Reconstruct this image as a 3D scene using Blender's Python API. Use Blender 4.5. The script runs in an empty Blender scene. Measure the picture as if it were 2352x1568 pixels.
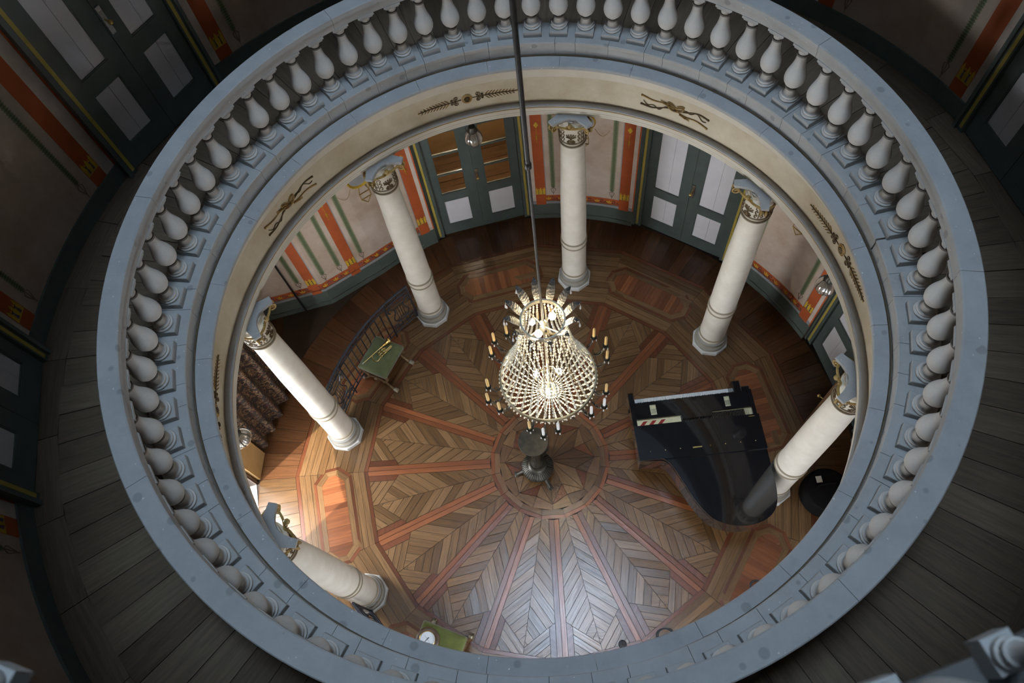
import bpy, math, random
from math import sin, cos, pi, radians as rad, sqrt, atan2, hypot
from mathutils import Vector, Matrix

random.seed(7)
SC = bpy.context.scene
COL = SC.collection

# ------------------------------------------------------------------ camera
cam_d = bpy.data.cameras.new('camera')
cam_d.sensor_width = 36.0
cam_d.lens = 1670.43 * 36.0 / 2352.0
cam_d.clip_start = 0.05
cam_d.clip_end = 200
cam_d.dof.use_dof = True
cam_d.dof.focus_distance = 7.2
cam_d.dof.aperture_fstop = 2.6
cam = bpy.data.objects.new('camera', cam_d)
cam.location = (0.0, -2.9144, 9.4215)
cam.rotation_mode = 'XYZ'
cam.rotation_euler = (0.4602, 0.0824, -0.0943)
COL.objects.link(cam)
SC.camera = cam

# ------------------------------------------------------------------ exposure, world, sun, large lights
SC.view_settings.view_transform = 'Standard'
SC.view_settings.look = 'None'
SC.view_settings.gamma = 1.0
SC.view_settings.use_curve_mapping = False
SC.view_settings.exposure = 0.0
SC.cycles.use_denoising = True
SC.cycles.max_bounces = 6
SC.cycles.diffuse_bounces = 3
SC.cycles.glossy_bounces = 3
SC.cycles.transmission_bounces = 5
SC.cycles.caustics_reflective = False
SC.cycles.caustics_refractive = False
SC.cycles.use_adaptive_sampling = True
SC.cycles.adaptive_threshold = 0.09
SC.cycles.adaptive_min_samples = 12
SC.cycles.sample_clamp_indirect = 6.0

SKYLIGHT_L = 50.0
SKYLIGHT_C = (0.56, 0.76, 1.0)
WINDOW_L = (2.0, 11.0, 2.0)
SUN_W = 9.0
DOOR_W = 330.0

world = bpy.data.worlds.new('sky')
SC.world = world
world.use_nodes = True
wn = world.node_tree
wn.nodes.clear()
wo = wn.nodes.new('ShaderNodeOutputWorld')
wb = wn.nodes.new('ShaderNodeBackground')
ws = wn.nodes.new('ShaderNodeTexSky')
ws.sky_type = 'HOSEK_WILKIE'
ws.sun_direction = Vector((-0.55, -0.48, 0.68)).normalized()
ws.turbidity = 3.0
wb.inputs['Strength'].default_value = 1.2
wn.links.new(ws.outputs[0], wb.inputs['Color'])
wn.links.new(wb.outputs[0], wo.inputs['Surface'])

sun_d = bpy.data.lights.new('sun', 'SUN')
sun_d.energy = SUN_W
sun_d.angle = rad(0.6)
sun_d.color = (1.0, 0.93, 0.82)
sun = bpy.data.objects.new('sun', sun_d)
sun.rotation_euler = Vector((0.755, 0.655, -1.75)).to_track_quat('-Z', 'Y').to_euler()
sun.location = (-9, -6, 9)
COL.objects.link(sun)


def area(name, loc, look, sx, sy, power, color, spread=180):
    d = bpy.data.lights.new(name, 'AREA')
    d.shape = 'RECTANGLE'
    d.size = sx
    d.size_y = sy
    d.energy = power
    d.color = color
    d.spread = rad(spread)
    o = bpy.data.objects.new(name, d)
    o.location = loc
    o.rotation_euler = (Vector(look) - Vector(loc)).to_track_quat('-Z', 'Z').to_euler()
    COL.objects.link(o)
    return o


# daylight coming in through the open terrace door
area('terrace_door_daylight', (4.22 * cos(rad(188.3)), 4.22 * sin(rad(188.3)), 1.45), (0, 0.15, 1.45), 1.25, 2.3, DOOR_W, (0.88, 0.94, 1.0))

# ------------------------------------------------------------------ constants of the place
CX = 75.8                      # azimuth of the column at the far side
COLS = [CX + 45 * k for k in range(8)]
R_COL = 2.85
R_WALL = 3.95
R_UP = 4.10
Z_GAL = 4.30
Z_BASE = 4.44
Z_UP = 7.76


def P(r, t, z):
    return (r * cos(rad(t)), r * sin(rad(t)), z)


# ------------------------------------------------------------------ materials
def new_mat(name):
    m = bpy.data.materials.new(name)
    m.use_nodes = True
    nt = m.node_tree
    return m, nt, nt.nodes['Principled BSDF']


def setp(b, **kw):
    for k, v in kw.items():
        k = {'rough': 'Roughness', 'metal': 'Metallic', 'spec': 'Specular IOR Level', 'coat': 'Coat Weight', 'trans': 'Transmission Weight', 'ior': 'IOR', 'emit': 'Emission Strength', 'sheen': 'Sheen Weight', 'alpha': 'Alpha', 'coatr': 'Coat Roughness'}.get(k, k)
        b.inputs[k].default_value = v


def mat(name, col, rough=0.5, var=0.12, scale=6.0, metal=0.0, bump=0.0, bscale=40.0, col2=None, **kw):
    """colour with procedural mottling"""
    m, nt, b = new_mat(name)
    setp(b, rough=rough, metal=metal, **kw)
    tc = nt.nodes.new('ShaderNodeTexCoord')
    n = nt.nodes.new('ShaderNodeTexNoise')
    n.inputs['Scale'].default_value = scale
    n.inputs['Detail'].default_value = 6
    n.inputs['Roughness'].default_value = 0.65
    nt.links.new(tc.outputs['Object'], n.inputs['Vector'])
    r = nt.nodes.new('ShaderNodeValToRGB')
    c2 = col2 or tuple(min(1, c * (1 + var)) for c in col)
    c1 = tuple(c * (1 - var) for c in col) if col2 is None else col
    r.color_ramp.elements[0].position = 0.32
    r.color_ramp.elements[1].position = 0.68
    r.color_ramp.elements[0].color = (*c1, 1)
    r.color_ramp.elements[1].color = (*c2, 1)
    nt.links.new(n.outputs['Fac'], r.inputs['Fac'])
    nt.links.new(r.outputs['Color'], b.inputs['Base Color'])
    if bump:
        n2 = nt.nodes.new('ShaderNodeTexNoise')
        n2.inputs['Scale'].default_value = bscale
        n2.inputs['Detail'].default_value = 4
        nt.links.new(tc.outputs['Object'], n2.inputs['Vector'])
        bp = nt.nodes.new('ShaderNodeBump')
        bp.inputs['Strength'].default_value = bump
        bp.inputs['Distance'].default_value = 0.01
        nt.links.new(n2.outputs['Fac'], bp.inputs['Height'])
        nt.links.new(bp.outputs['Normal'], b.inputs['Normal'])
    return m


def wood(name, c1, c2, rough=0.20, grain=1.0, dark=0.55, spec=0.5):
    """boards: grain along the object's X axis, tint changes from board to board"""
    m, nt, b = new_mat(name)
    L = nt.links
    tc = nt.nodes.new('ShaderNodeTexCoord')
    oi = nt.nodes.new('ShaderNodeObjectInfo')
    mp = nt.nodes.new('ShaderNodeMapping')
    mp.inputs['Scale'].default_value = (1.6, 26 * grain, 8)
    L.new(tc.outputs['Object'], mp.inputs['Vector'])
    ad = nt.nodes.new('ShaderNodeVectorMath')
    ad.operation = 'ADD'
    L.new(mp.outputs['Vector'], ad.inputs[0])
    mu = nt.nodes.new('ShaderNodeMath')
    mu.operation = 'MULTIPLY'
    mu.inputs[1].default_value = 37.0
    L.new(oi.outputs['Random'], mu.inputs[0])
    L.new(mu.outputs[0], ad.inputs[1])
    n = nt.nodes.new('ShaderNodeTexNoise')
    n.inputs['Scale'].default_value = 1.6
    n.inputs['Detail'].default_value = 7
    n.inputs['Roughness'].default_value = 0.7
    n.inputs['Distortion'].default_value = 0.6
    L.new(ad.outputs[0], n.inputs['Vector'])
    mix = nt.nodes.new('ShaderNodeMix')
    mix.data_type = 'RGBA'
    mix.inputs['A'].default_value = (*c1, 1)
    mix.inputs['B'].default_value = (*c2, 1)
    L.new(oi.outputs['Random'], mix.inputs['Factor'])
    rp = nt.nodes.new('ShaderNodeValToRGB')
    rp.color_ramp.elements[0].position = 0.30
    rp.color_ramp.elements[0].color = (dark, dark, dark, 1)
    rp.color_ramp.elements[1].position = 0.72
    rp.color_ramp.elements[1].color = (1.18, 1.16, 1.12, 1)
    L.new(n.outputs['Fac'], rp.inputs['Fac'])
    ml = nt.nodes.new('ShaderNodeMix')
    ml.data_type = 'RGBA'
    ml.blend_type = 'MULTIPLY'
    ml.inputs['Factor'].default_value = 1.0
    L.new(mix.outputs['Result'], ml.inputs['A'])
    L.new(rp.outputs['Color'], ml.inputs['B'])
    L.new(ml.outputs['Result'], b.inputs['Base Color'])
    rr = nt.nodes.new('ShaderNodeMapRange')
    rr.inputs['To Min'].default_value = rough + 0.14
    rr.inputs['To Max'].default_value = rough - 0.08
    L.new(n.outputs['Fac'], rr.inputs['Value'])
    L.new(rr.outputs[0], b.inputs['Roughness'])
    setp(b, spec=spec)
    bp = nt.nodes.new('ShaderNodeBump')
    bp.inputs['Strength'].default_value = 0.22
    bp.inputs['Distance'].default_value = 0.004
    L.new(n.outputs['Fac'], bp.inputs['Height'])
    L.new(bp.outputs['Normal'], b.inputs['Normal'])
    return m


def stone(name, col, speck=0.5):
    m, nt, b = new_mat(name)
    L = nt.links
    tc = nt.nodes.new('ShaderNodeTexCoord')
    n = nt.nodes.new('ShaderNodeTexNoise')
    n.inputs['Scale'].default_value = 3.2
    n.inputs['Detail'].default_value = 9
    n.inputs['Roughness'].default_value = 0.72
    L.new(tc.outputs['Object'], n.inputs['Vector'])
    r = nt.nodes.new('ShaderNodeValToRGB')
    r.color_ramp.elements[0].position = 0.3
    r.color_ramp.elements[1].position = 0.72
    r.color_ramp.elements[0].color = (*[c * 0.84 for c in col], 1)
    r.color_ramp.elements[1].color = (*[min(1, c * 1.1) for c in col], 1)
    L.new(n.outputs['Fac'], r.inputs['Fac'])
    # small pale chips and dark pits
    v = nt.nodes.new('ShaderNodeTexVoronoi')
    v.inputs['Scale'].default_value = 26
    v.inputs['Randomness'].default_value = 1.0
    L.new(tc.outputs['Object'], v.inputs['Vector'])
    sz = nt.nodes.new('ShaderNodeSeparateColor')
    L.new(v.outputs['Color'], sz.inputs['Color'])
    th = nt.nodes.new('ShaderNodeMapRange')
    th.inputs['From Min'].default_value = 0.70
    th.inputs['From Max'].default_value = 1.0
    th.inputs['To Min'].default_value = 0.0
    th.inputs['To Max'].default_value = 0.16
    L.new(sz.outputs[0], th.inputs['Value'])
    lt = nt.nodes.new('ShaderNodeMath')
    lt.operation = 'LESS_THAN'
    L.new(v.outputs['Distance'], lt.inputs[0])
    L.new(th.outputs[0], lt.inputs[1])
    mf = nt.nodes.new('ShaderNodeMath')
    mf.operation = 'MULTIPLY'
    mf.inputs[1].default_value = speck
    L.new(lt.outputs[0], mf.inputs[0])
    mx = nt.nodes.new('ShaderNodeMix')
    mx.data_type = 'RGBA'
    L.new(mf.outputs[0], mx.inputs['Factor'])
    L.new(r.outputs['Color'], mx.inputs['A'])
    mx.inputs['B'].default_value = (0.82, 0.81, 0.80, 1)
    L.new(mx.outputs['Result'], b.inputs['Base Color'])
    v2 = nt.nodes.new('ShaderNodeTexVoronoi')
    v2.inputs['Scale'].default_value = 6.5
    L.new(tc.outputs['Object'], v2.inputs['Vector'])
    s2 = nt.nodes.new('ShaderNodeSeparateColor')
    L.new(v2.outputs['Color'], s2.inputs['Color'])
    g2 = nt.nodes.new('ShaderNodeMath')
    g2.operation = 'MULTIPLY'
    g2.inputs[1].default_value = 0.26
    L.new(s2.outputs[1], g2.inputs[0])
    d2 = nt.nodes.new('ShaderNodeMath')
    d2.operation = 'SUBTRACT'
    L.new(g2.outputs[0], d2.inputs[0])
    L.new(v2.outputs['Distance'], d2.inputs[1])
    r2 = nt.nodes.new('ShaderNodeMapRange')
    r2.inputs['From Min'].default_value = 0.0
    r2.inputs['From Max'].default_value = 0.06
    r2.inputs['To Min'].default_value = 0.0
    r2.inputs['To Max'].default_value = 0.5 if speck else 0.0
    L.new(d2.outputs[0], r2.inputs['Value'])
    mx2 = nt.nodes.new('ShaderNodeMix')
    mx2.data_type = 'RGBA'
    L.new(r2.outputs[0], mx2.inputs['Factor'])
    L.new(mx.outputs['Result'], mx2.inputs['A'])
    mx2.inputs['B'].default_value = (0.17, 0.18, 0.17, 1)
    L.new(mx2.outputs['Result'], b.inputs['Base Color'])
    n2 = nt.nodes.new('ShaderNodeTexNoise')
    n2.inputs['Scale'].default_value = 70
    n2.inputs['Detail'].default_value = 5
    L.new(tc.outputs['Object'], n2.inputs['Vector'])
    bp = nt.nodes.new('ShaderNodeBump')
    bp.inputs['Strength'].default_value = 0.18
    bp.inputs['Distance'].default_value = 0.006
    L.new(n2.outputs['Fac'], bp.inputs['Height'])
    L.new(bp.outputs['Normal'], b.inputs['Normal'])
    setp(b, rough=0.72, spec=0.35)
    return m


def emis(name, col, s):
    m, nt, b = new_mat(name)
    b.inputs['Base Color'].default_value = (*col, 1)
    b.inputs['Emission Color'].default_value = (*col, 1)
    setp(b, emit=s, rough=0.4)
    return m


M = {}
M['stone'] = stone('rail_stone', (0.405, 0.395, 0.375))
M['ledge_stone'] = stone('ledge_stone', (0.385, 0.38, 0.37), 0.7)
M['baluster_stone'] = stone('baluster_stone', (0.56, 0.53, 0.49), 0.0)
M['ring_dark'] = mat('ring_dark', (0.13, 0.115, 0.10), 0.6)
M['cream'] = mat('cream_plaster', (0.50, 0.41, 0.27), 0.6, scale=2.6, col2=(0.66, 0.585, 0.45), bump=0.1)
M['cream_light'] = mat('cream_light', (0.60, 0.54, 0.43), 0.6, scale=3, col2=(0.68, 0.63, 0.53))
M['gold_line'] = mat('gold_line', (0.30, 0.185, 0.045), 0.45, 0.3)
M['line_dark'] = mat('line_dark', (0.10, 0.07, 0.04), 0.6)
M['arch_top'] = stone('dusty_ledge', (0.44, 0.43, 0.42), 0.0)
M['orn_dark'] = mat('ornament_brown', (0.12, 0.075, 0.03), 0.55, 0.25, 20)
M['orn_gold'] = mat('ornament_gold', (0.36, 0.23, 0.07), 0.5, 0.3, 20)
M['column'] = mat('column_plaster', (0.66, 0.60, 0.50), 0.5, scale=4, col2=(0.78, 0.73, 0.64), bump=0.06)
M['col_ring'] = mat('column_ring', (0.26, 0.21, 0.14), 0.5)
M['plinth'] = stone('plinth_stone', (0.50, 0.48, 0.45), 0.2)
M['base_stone'] = stone('column_base_stone', (0.30, 0.28, 0.245), 0.0)
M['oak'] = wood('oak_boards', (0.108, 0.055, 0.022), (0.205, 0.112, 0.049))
M['oak_dark'] = wood('oak_dark', (0.10, 0.050, 0.023), (0.20, 0.105, 0.052))
M['red_wood'] = wood('red_wood', (0.12, 0.040, 0.016), (0.26, 0.088, 0.034), dark=0.65)
M['red_dark'] = wood('red_dark', (0.085, 0.028, 0.012), (0.15, 0.05, 0.022), dark=0.65)
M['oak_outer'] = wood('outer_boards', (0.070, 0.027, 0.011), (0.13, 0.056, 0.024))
M['gallery_wood'] = wood('gallery_boards', (0.082, 0.058, 0.038), (0.14, 0.103, 0.070), rough=0.62, dark=0.6, spec=0.2)
M['subfloor'] = mat('subfloor', (0.05, 0.03, 0.018), 0.7)
M['plaster'] = mat('wall_plaster', (0.43, 0.31, 0.225), 0.75, scale=2.2, col2=(0.58, 0.475, 0.39), bump=0.05)
M['plaster_pale'] = mat('pale_strip', (0.60, 0.50, 0.42), 0.75)
M['orange'] = mat('orange_paint', (0.41, 0.082, 0.016), 0.7, 0.12, 5)
M['orange_line'] = mat('orange_line', (0.55, 0.11, 0.02), 0.7)
M['yellow'] = mat('yellow_paint', (0.60, 0.38, 0.03), 0.65, 0.2)
M['dado'] = mat('dado_green', (0.078, 0.094, 0.078), 0.6, 0.16, 4)
M['dado_grey'] = mat('dado_grey', (0.30, 0.29, 0.29), 0.6)
M['garland'] = mat('garland_green', (0.21, 0.25, 0.12), 0.7, 0.2, 30)
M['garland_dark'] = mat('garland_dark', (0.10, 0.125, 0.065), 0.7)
M['scroll_blue'] = mat('scroll_blue', (0.10, 0.075, 0.12), 0.7)
M['pen_line'] = mat('pen_line', (0.20, 0.14, 0.11), 0.7)
M['ochre'] = mat('ochre_wall', (0.40, 0.25, 0.10), 0.75, 0.15, 2)
M['door_green'] = mat('door_green', (0.082, 0.104, 0.094), 0.42, 0.12, 5)
M['door_stripe'] = mat('door_stripe', (0.45, 0.34, 0.06), 0.5)
M['door_panel'] = mat('door_panel', (0.70, 0.68, 0.70), 0.4, 0.05, 3)
M['brass'] = mat('brass', (0.72, 0.50, 0.17), 0.28, 0.1, metal=1.0)
M['silver'] = mat('chased_silver', (0.55, 0.54, 0.53), 0.3, 0.25, 60, metal=1.0, bump=0.4)
M['bronze'] = mat('dark_bronze', (0.060, 0.054, 0.042), 0.40, 0.35, 14, metal=0.5)
M['iron'] = mat('wrought_iron', (0.035, 0.037, 0.045), 0.45, 0.2, 12, metal=0.4)
M['crown_metal'] = mat('crown_metal', (0.62, 0.58, 0.48), 0.3, 0.3, 50, metal=0.9)
M['hoop_metal'] = mat('hoop_metal', (0.33, 0.28, 0.18), 0.35, 0.3, 40, metal=0.9)
M['rod'] = mat('rod_steel', (0.060, 0.052, 0.045), 0.5, 0.25, metal=0.4)
M['candle'] = mat('candle_wax', (0.74, 0.50, 0.20), 0.5, 0.1)
M['candle_white'] = mat('candle_white', (0.85, 0.84, 0.82), 0.45, 0.04)
M['piano'] = mat('black_lacquer', (0.010, 0.010, 0.012), 0.06, 0.1, coat=0.6, spec=0.5, coatr=0.03)
M['ivory'] = mat('ivory_keys', (0.90, 0.89, 0.86), 0.3, 0.03)
M['gold_plate'] = mat('gold_plate', (0.86, 0.74, 0.45), 0.4, 0.1, 30, metal=0.3)
M['red_felt'] = mat('red_felt', (0.40, 0.035, 0.03), 0.9)
M['strings'] = mat('strings', (0.30, 0.27, 0.21), 0.35, 0.4, 80, metal=0.7)
M['velvet'] = mat('green_velvet', (0.090, 0.100, 0.030), 0.85, 0.16, 14, sheen=0.6)
M['velvet2'] = mat('olive_velvet', (0.115, 0.130, 0.020), 0.85, 0.16, 14, sheen=0.6)
M['gilt'] = mat('gilt_wood', (0.18, 0.115, 0.055), 0.4, 0.5, 30, metal=0.35)
M['silver_gilt'] = mat('worn_gilt', (0.30, 0.26, 0.19), 0.35, 0.5, 40, metal=0.5)
M['dark_wood'] = mat('dark_case_wood', (0.10, 0.062, 0.04), 0.4, 0.3, 12)
M['dial'] = mat('white_dial', (0.80, 0.81, 0.83), 0.35, 0.03)
M['black'] = mat('black_cloth', (0.008, 0.007, 0.007), 0.85, 0.2, spec=0.1)
M['paper'] = mat('paper_tag', (0.62, 0.58, 0.48), 0.8, 0.1, 20)
M['rubber'] = mat('black_rubber', (0.012, 0.012, 0.013), 0.5)
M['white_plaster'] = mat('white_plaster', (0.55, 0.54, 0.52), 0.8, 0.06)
M['low_bounce_plaster'] = mat('low_bounce_plaster', (0.10, 0.095, 0.09), 0.8, 0.06)  # tone kept dark so the unseen top storey bounces little light down
M['terrace'] = mat('terrace_stone', (0.72, 0.73, 0.74), 0.7, 0.06)
M['terrace_blue'] = mat('terrace_blue', (0.14, 0.50, 0.68), 0.6, 0.1)
M['bulb'] = emis('lit_bulb', (1.0, 0.86, 0.58), 60.0)
M['sky_pane'] = emis('skylight_glass', SKYLIGHT_C, SKYLIGHT_L)
for _i in range(3):
    M['win_pane%d' % _i] = emis('daylit_window_%d' % _i, (0.86, 0.92, 1.0), WINDOW_L[_i])


def glassy(name, col, rough, trans, tint=1.0):
    m, nt, b = new_mat(name)
    b.inputs['Base Color'].default_value = (*col, 1)
    setp(b, rough=rough, trans=trans, ior=1.5)
    return m


M['crystal'] = mat('crystal_bead', (0.86, 0.80, 0.66), 0.08, 0.06, 60, spec=0.9)
M['crystal_drop'] = mat('crystal_drop', (0.80, 0.80, 0.80), 0.06, 0.1, 60, spec=0.9)
M['palmette_glass'] = mat('palmette_glass', (0.16, 0.155, 0.15), 0.25, 0.5, 90, metal=0.4, bump=0.5)
M['lantern_glass'] = glassy('lantern_glass', (0.42, 0.37, 0.30), 0.10, 0.6)
M['pane_glass'] = glassy('pane_glass', (0.92, 0.95, 0.95), 0.02, 1.0)


def tapestry():
    m, nt, b = new_mat('tapestry')
    L = nt.links
    tc = nt.nodes.new('ShaderNodeTexCoord')
    v = nt.nodes.new('ShaderNodeTexVoronoi')
    v.inputs['Scale'].default_value = 13
    v.feature = 'SMOOTH_F1'
    n = nt.nodes.new('ShaderNodeTexNoise')
    n.inputs['Scale'].default_value = 9
    n.inputs['Distortion'].default_value = 2.5
    L.new(tc.outputs['Object'], n.inputs['Vector'])
    L.new(tc.outputs['Object'], v.inputs['Vector'])
    r = nt.nodes.new('ShaderNodeValToRGB')
    cr = r.color_ramp
    cr.interpolation = 'CONSTANT'
    cr.elements[0].position = 0.0
    cr.elements[0].color = (0.020, 0.013, 0.010, 1)
    cr.elements[1].position = 0.50
    cr.elements[1].color = (0.11, 0.028, 0.018, 1)
    e = cr.elements.new(0.545)
    e.color = (0.22, 0.155, 0.07, 1)
    e = cr.elements.new(0.60)
    e.color = (0.03, 0.022, 0.016, 1)
    e = cr.elements.new(0.68)
    e.color = (0.12, 0.075, 0.03, 1)
    L.new(n.outputs['Fac'], r.inputs['Fac'])
    L.new(r.outputs['Color'], b.inputs['Base Color'])
    setp(b, rough=0.9)
    return m


M['tapestry'] = tapestry()


# ------------------------------------------------------------------ mesh building
class MB:
    def __init__(s):
        s.v = []
        s.f = []
        s.smooth = []
        s.mi = []
        s.cur = 0

    def add(s, vs, fs, smooth=False):
        o = len(s.v)
        s.v += [tuple(p) for p in vs]
        for f in fs:
            s.f.append(tuple(i + o for i in f))
            s.smooth.append(smooth)
            s.mi.append(s.cur)
        return s

    def hexa(s, p):          # 8 points, bottom 4 then top 4 (ccw)
        return s.add(p, [(3, 2, 1, 0), (4, 5, 6, 7), (0, 1, 5, 4), (1, 2, 6, 5), (2, 3, 7, 6), (3, 0, 4, 7)])

    def box(s, x0, x1, y0, y1, z0, z1):
        return s.hexa([(x0, y0, z0), (x1, y0, z0), (x1, y1, z0), (x0, y1, z0), (x0, y0, z1), (x1, y0, z1), (x1, y1, z1), (x0, y1, z1)])

    def bevbox(s, x0, x1, y0, y1, z0, z1, b=0.01):
        """box whose top edges are chamfered"""
        a = [(x0, y0, z0), (x1, y0, z0), (x1, y1, z0), (x0, y1, z0)]
        c = [(x0, y0, z1 - b), (x1, y0, z1 - b), (x1, y1, z1 - b), (x0, y1, z1 - b)]
        t = [(x0 + b, y0 + b, z1), (x1 - b, y0 + b, z1), (x1 - b, y1 - b, z1), (x0 + b, y1 - b, z1)]
        fs = [(3, 2, 1, 0), (8, 9, 10, 11)]
        for i in range(4):
            j = (i + 1) % 4
            fs += [(i, j, 4 + j, 4 + i), (4 + i, 4 + j, 8 + j, 8 + i)]
        return s.add(a + c + t, fs)

    def prism(s, poly, z0, z1):
        n = len(poly)
        vs = [(p[0], p[1], z0) for p in poly] + [(p[0], p[1], z1) for p in poly]
        fs = [tuple(range(n))[::-1], tuple(range(n, 2 * n))]
        fs += [(i, (i + 1) % n, n + (i + 1) % n, n + i) for i in range(n)]
        return s.add(vs, fs)

    def lathe(s, prof, c=(0, 0, 0), n=24, a0=0.0, cap=True):
        """prof list of (r,z)"""
        vs = []
        for r, z in prof:
            for i in range(n):
                t = a0 + 2 * pi * i / n
                vs.append((c[0] + r * cos(t), c[1] + r * sin(t), c[2] + z))
        fs = []
        for j in range(len(prof) - 1):
            for i in range(n):
                k = (i + 1) % n
                fs.append((j * n + i, j * n + k, (j + 1) * n + k, (j + 1) * n + i))
        o = len(s.v)
        s.add(vs, fs, True)
        if cap and prof[0][0] > 1e-5:
            s.add([vs[i] for i in range(n)], [tuple(range(n))[::-1]])
        if cap and prof[-1][0] > 1e-5:
            s.add([vs[(len(prof) - 1) * n + i] for i in range(n)], [tuple(range(n))])
        return s

    def arc(s, prof, t0, t1, n=None, smooth=False, c=(0, 0)):
        """closed profile (r,z) ccw swept from t0 to t1 degrees about the axis"""
        full = abs((t1 - t0) - 360) < 1e-6
        n = n or max(1, int(abs(t1 - t0) / 2.5) + 1)
        m = len(prof)
        cnt = n if full else n + 1
        vs = []
        for i in range(cnt):
            t = rad(t0 + (t1 - t0) * i / n)
            for r, z in prof:
                vs.append((c[0] + r * cos(t), c[1] + r * sin(t), z))
        fs = []
        for i in range(n):
            a, b = i * m, ((i + 1) % cnt) * m
            for j in range(m):
                k = (j + 1) % m
                fs.append((a + j, b + j, b + k, a + k))
        if not full:
            fs.append(tuple(range(m))[::-1][::-1])
            fs.append(tuple(range((cnt - 1) * m, cnt * m))[::-1])
        return s.add(vs, fs, smooth)

    def tube(s, pts, r, n=8, cap=True, flat=None):
        """pts polyline; r number or list"""
        pts = [Vector(p) for p in pts]
        m = len(pts)
        rs = r if isinstance(r, (list, tuple)) else [r] * m
        vs = []
        up = None
        for i, p in enumerate(pts):
            d = (pts[min(i + 1, m - 1)] - pts[max(i - 1, 0)])
            if d.length < 1e-9:
                d = Vector((0, 0, 1))
            d.normalize()
            if up is None:
                up = Vector((0, 0, 1)) if abs(d.z) < 0.9 else Vector((1, 0, 0))
            x = d.cross(up)
            if x.length < 1e-6:
                x = d.orthogonal()
            x.normalize()
            y = x.cross(d).normalized()
            up = y
            for k in range(n):
                t = 2 * pi * k / n
                vs.append(p + x * (rs[i] * cos(t)) + y * (rs[i] * sin(t) * (flat or 1)))
        fs = []
        for i in range(m - 1):
            for k in range(n):
                q = (k + 1) % n
                fs.append((i * n + k, i * n + q, (i + 1) * n + q, (i + 1) * n + k))
        s.add(vs, fs, True)
        if cap:
            s.add([vs[k] for k in range(n)], [tuple(range(n))[::-1]])
            s.add([vs[(m - 1) * n + k] for k in range(n)], [tuple(range(n))])
        return s

    def ball(s, c, r, n=8, m=5, sz=1.0):
        prof = []
        for j in range(m + 1):
            t = -pi / 2 + pi * j / m
            prof.append((max(r * cos(t), 1e-6 if j in (0, m) else 0), r * sz * sin(t)))
        return s.lathe(prof, c, n)

    def build(s, name, material, parent=None, loc=None, rot=None, bevel=None):
        me = bpy.data.meshes.new(name)
        me.from_pydata(s.v, [], s.f)
        me.polygons.foreach_set('use_smooth', s.smooth)
        mats = material if isinstance(material, (list, tuple)) else [material]
        for x in mats:
            me.materials.append(M[x] if isinstance(x, str) else x)
        if len(mats) > 1:
            me.polygons.foreach_set('material_index', s.mi)
        me.update()
        if any(s.smooth):
            me.set_sharp_from_angle(angle=rad(38))
        o = bpy.data.objects.new(name, me)
        COL.objects.link(o)
        if loc:
            o.location = loc
        if rot is not None:
            o.rotation_euler = (0, 0, rot)
        if parent:
            o.parent = parent
        return o


def tag(o, label=None, cat=None, group=None, kind=None):
    if label:
        o['label'] = label
    if cat:
        o['category'] = cat
    if group:
        o['group'] = group
    if kind:
        o['kind'] = kind
    return o


def empty(name, loc=(0, 0, 0), rz=0.0):
    o = bpy.data.objects.new(name, None)
    o.empty_display_size = 0.1
    o.location = loc
    o.rotation_euler = (0, 0, rz)
    COL.objects.link(o)
    return o


def inst(src, parent, loc=None, rz=None, name=None):
    """copy of one object sharing its mesh"""
    o = src.copy()
    COL.objects.link(o)
    o.parent = parent
    if loc is not None:
        o.location = loc
    if rz is not None:
        o.rotation_euler = (0, 0, rz)
    if name:
        o.name = name
    return o


def copy_tree(o, parent=None):
    c = o.copy()
    COL.objects.link(c)
    c.parent = parent
    for ch in list(o.children):
        copy_tree(ch, c)
    return c


def clip(poly, a, b, c):
    """keep a*x+b*y<=c"""
    out = []
    n = len(poly)
    for i in range(n):
        p, q = poly[i], poly[(i + 1) % n]
        dp, dq = a * p[0] + b * p[1] - c, a * q[0] + b * q[1] - c
        if dp <= 0:
            out.append(p)
        if dp * dq < 0:
            t = dp / (dp - dq)
            out.append((p[0] + t * (q[0] - p[0]), p[1] + t * (q[1] - p[1])))
    return out


def parea(p):
    return 0.5 * sum(p[i][0] * p[(i + 1) % len(p)][1] - p[(i + 1) % len(p)][0] * p[i][1] for i in range(len(p)))


def dedupe(p, e=1e-5):
    o = []
    for q in p:
        if not o or hypot(q[0] - o[-1][0], q[1] - o[-1][1]) > e:
            o.append(q)
    if len(o) > 1 and hypot(o[0][0] - o[-1][0], o[0][1] - o[-1][1]) < e:
        o.pop()
    return o


def inset(poly, d):
    """shrink a convex ccw polygon by d"""
    res = list(poly)
    n = len(poly)
    for i in range(n):
        p, q = poly[i], poly[(i + 1) % n]
        ex, ey = q[0] - p[0], q[1] - p[1]
        l = hypot(ex, ey)
        if l < 1e-7:
            continue
        nx, ny = ey / l, -ex / l
        res = clip(res, nx, ny, nx * p[0] + ny * p[1] - d)
        if len(res) < 3:
            return []
    return dedupe(res)


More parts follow.
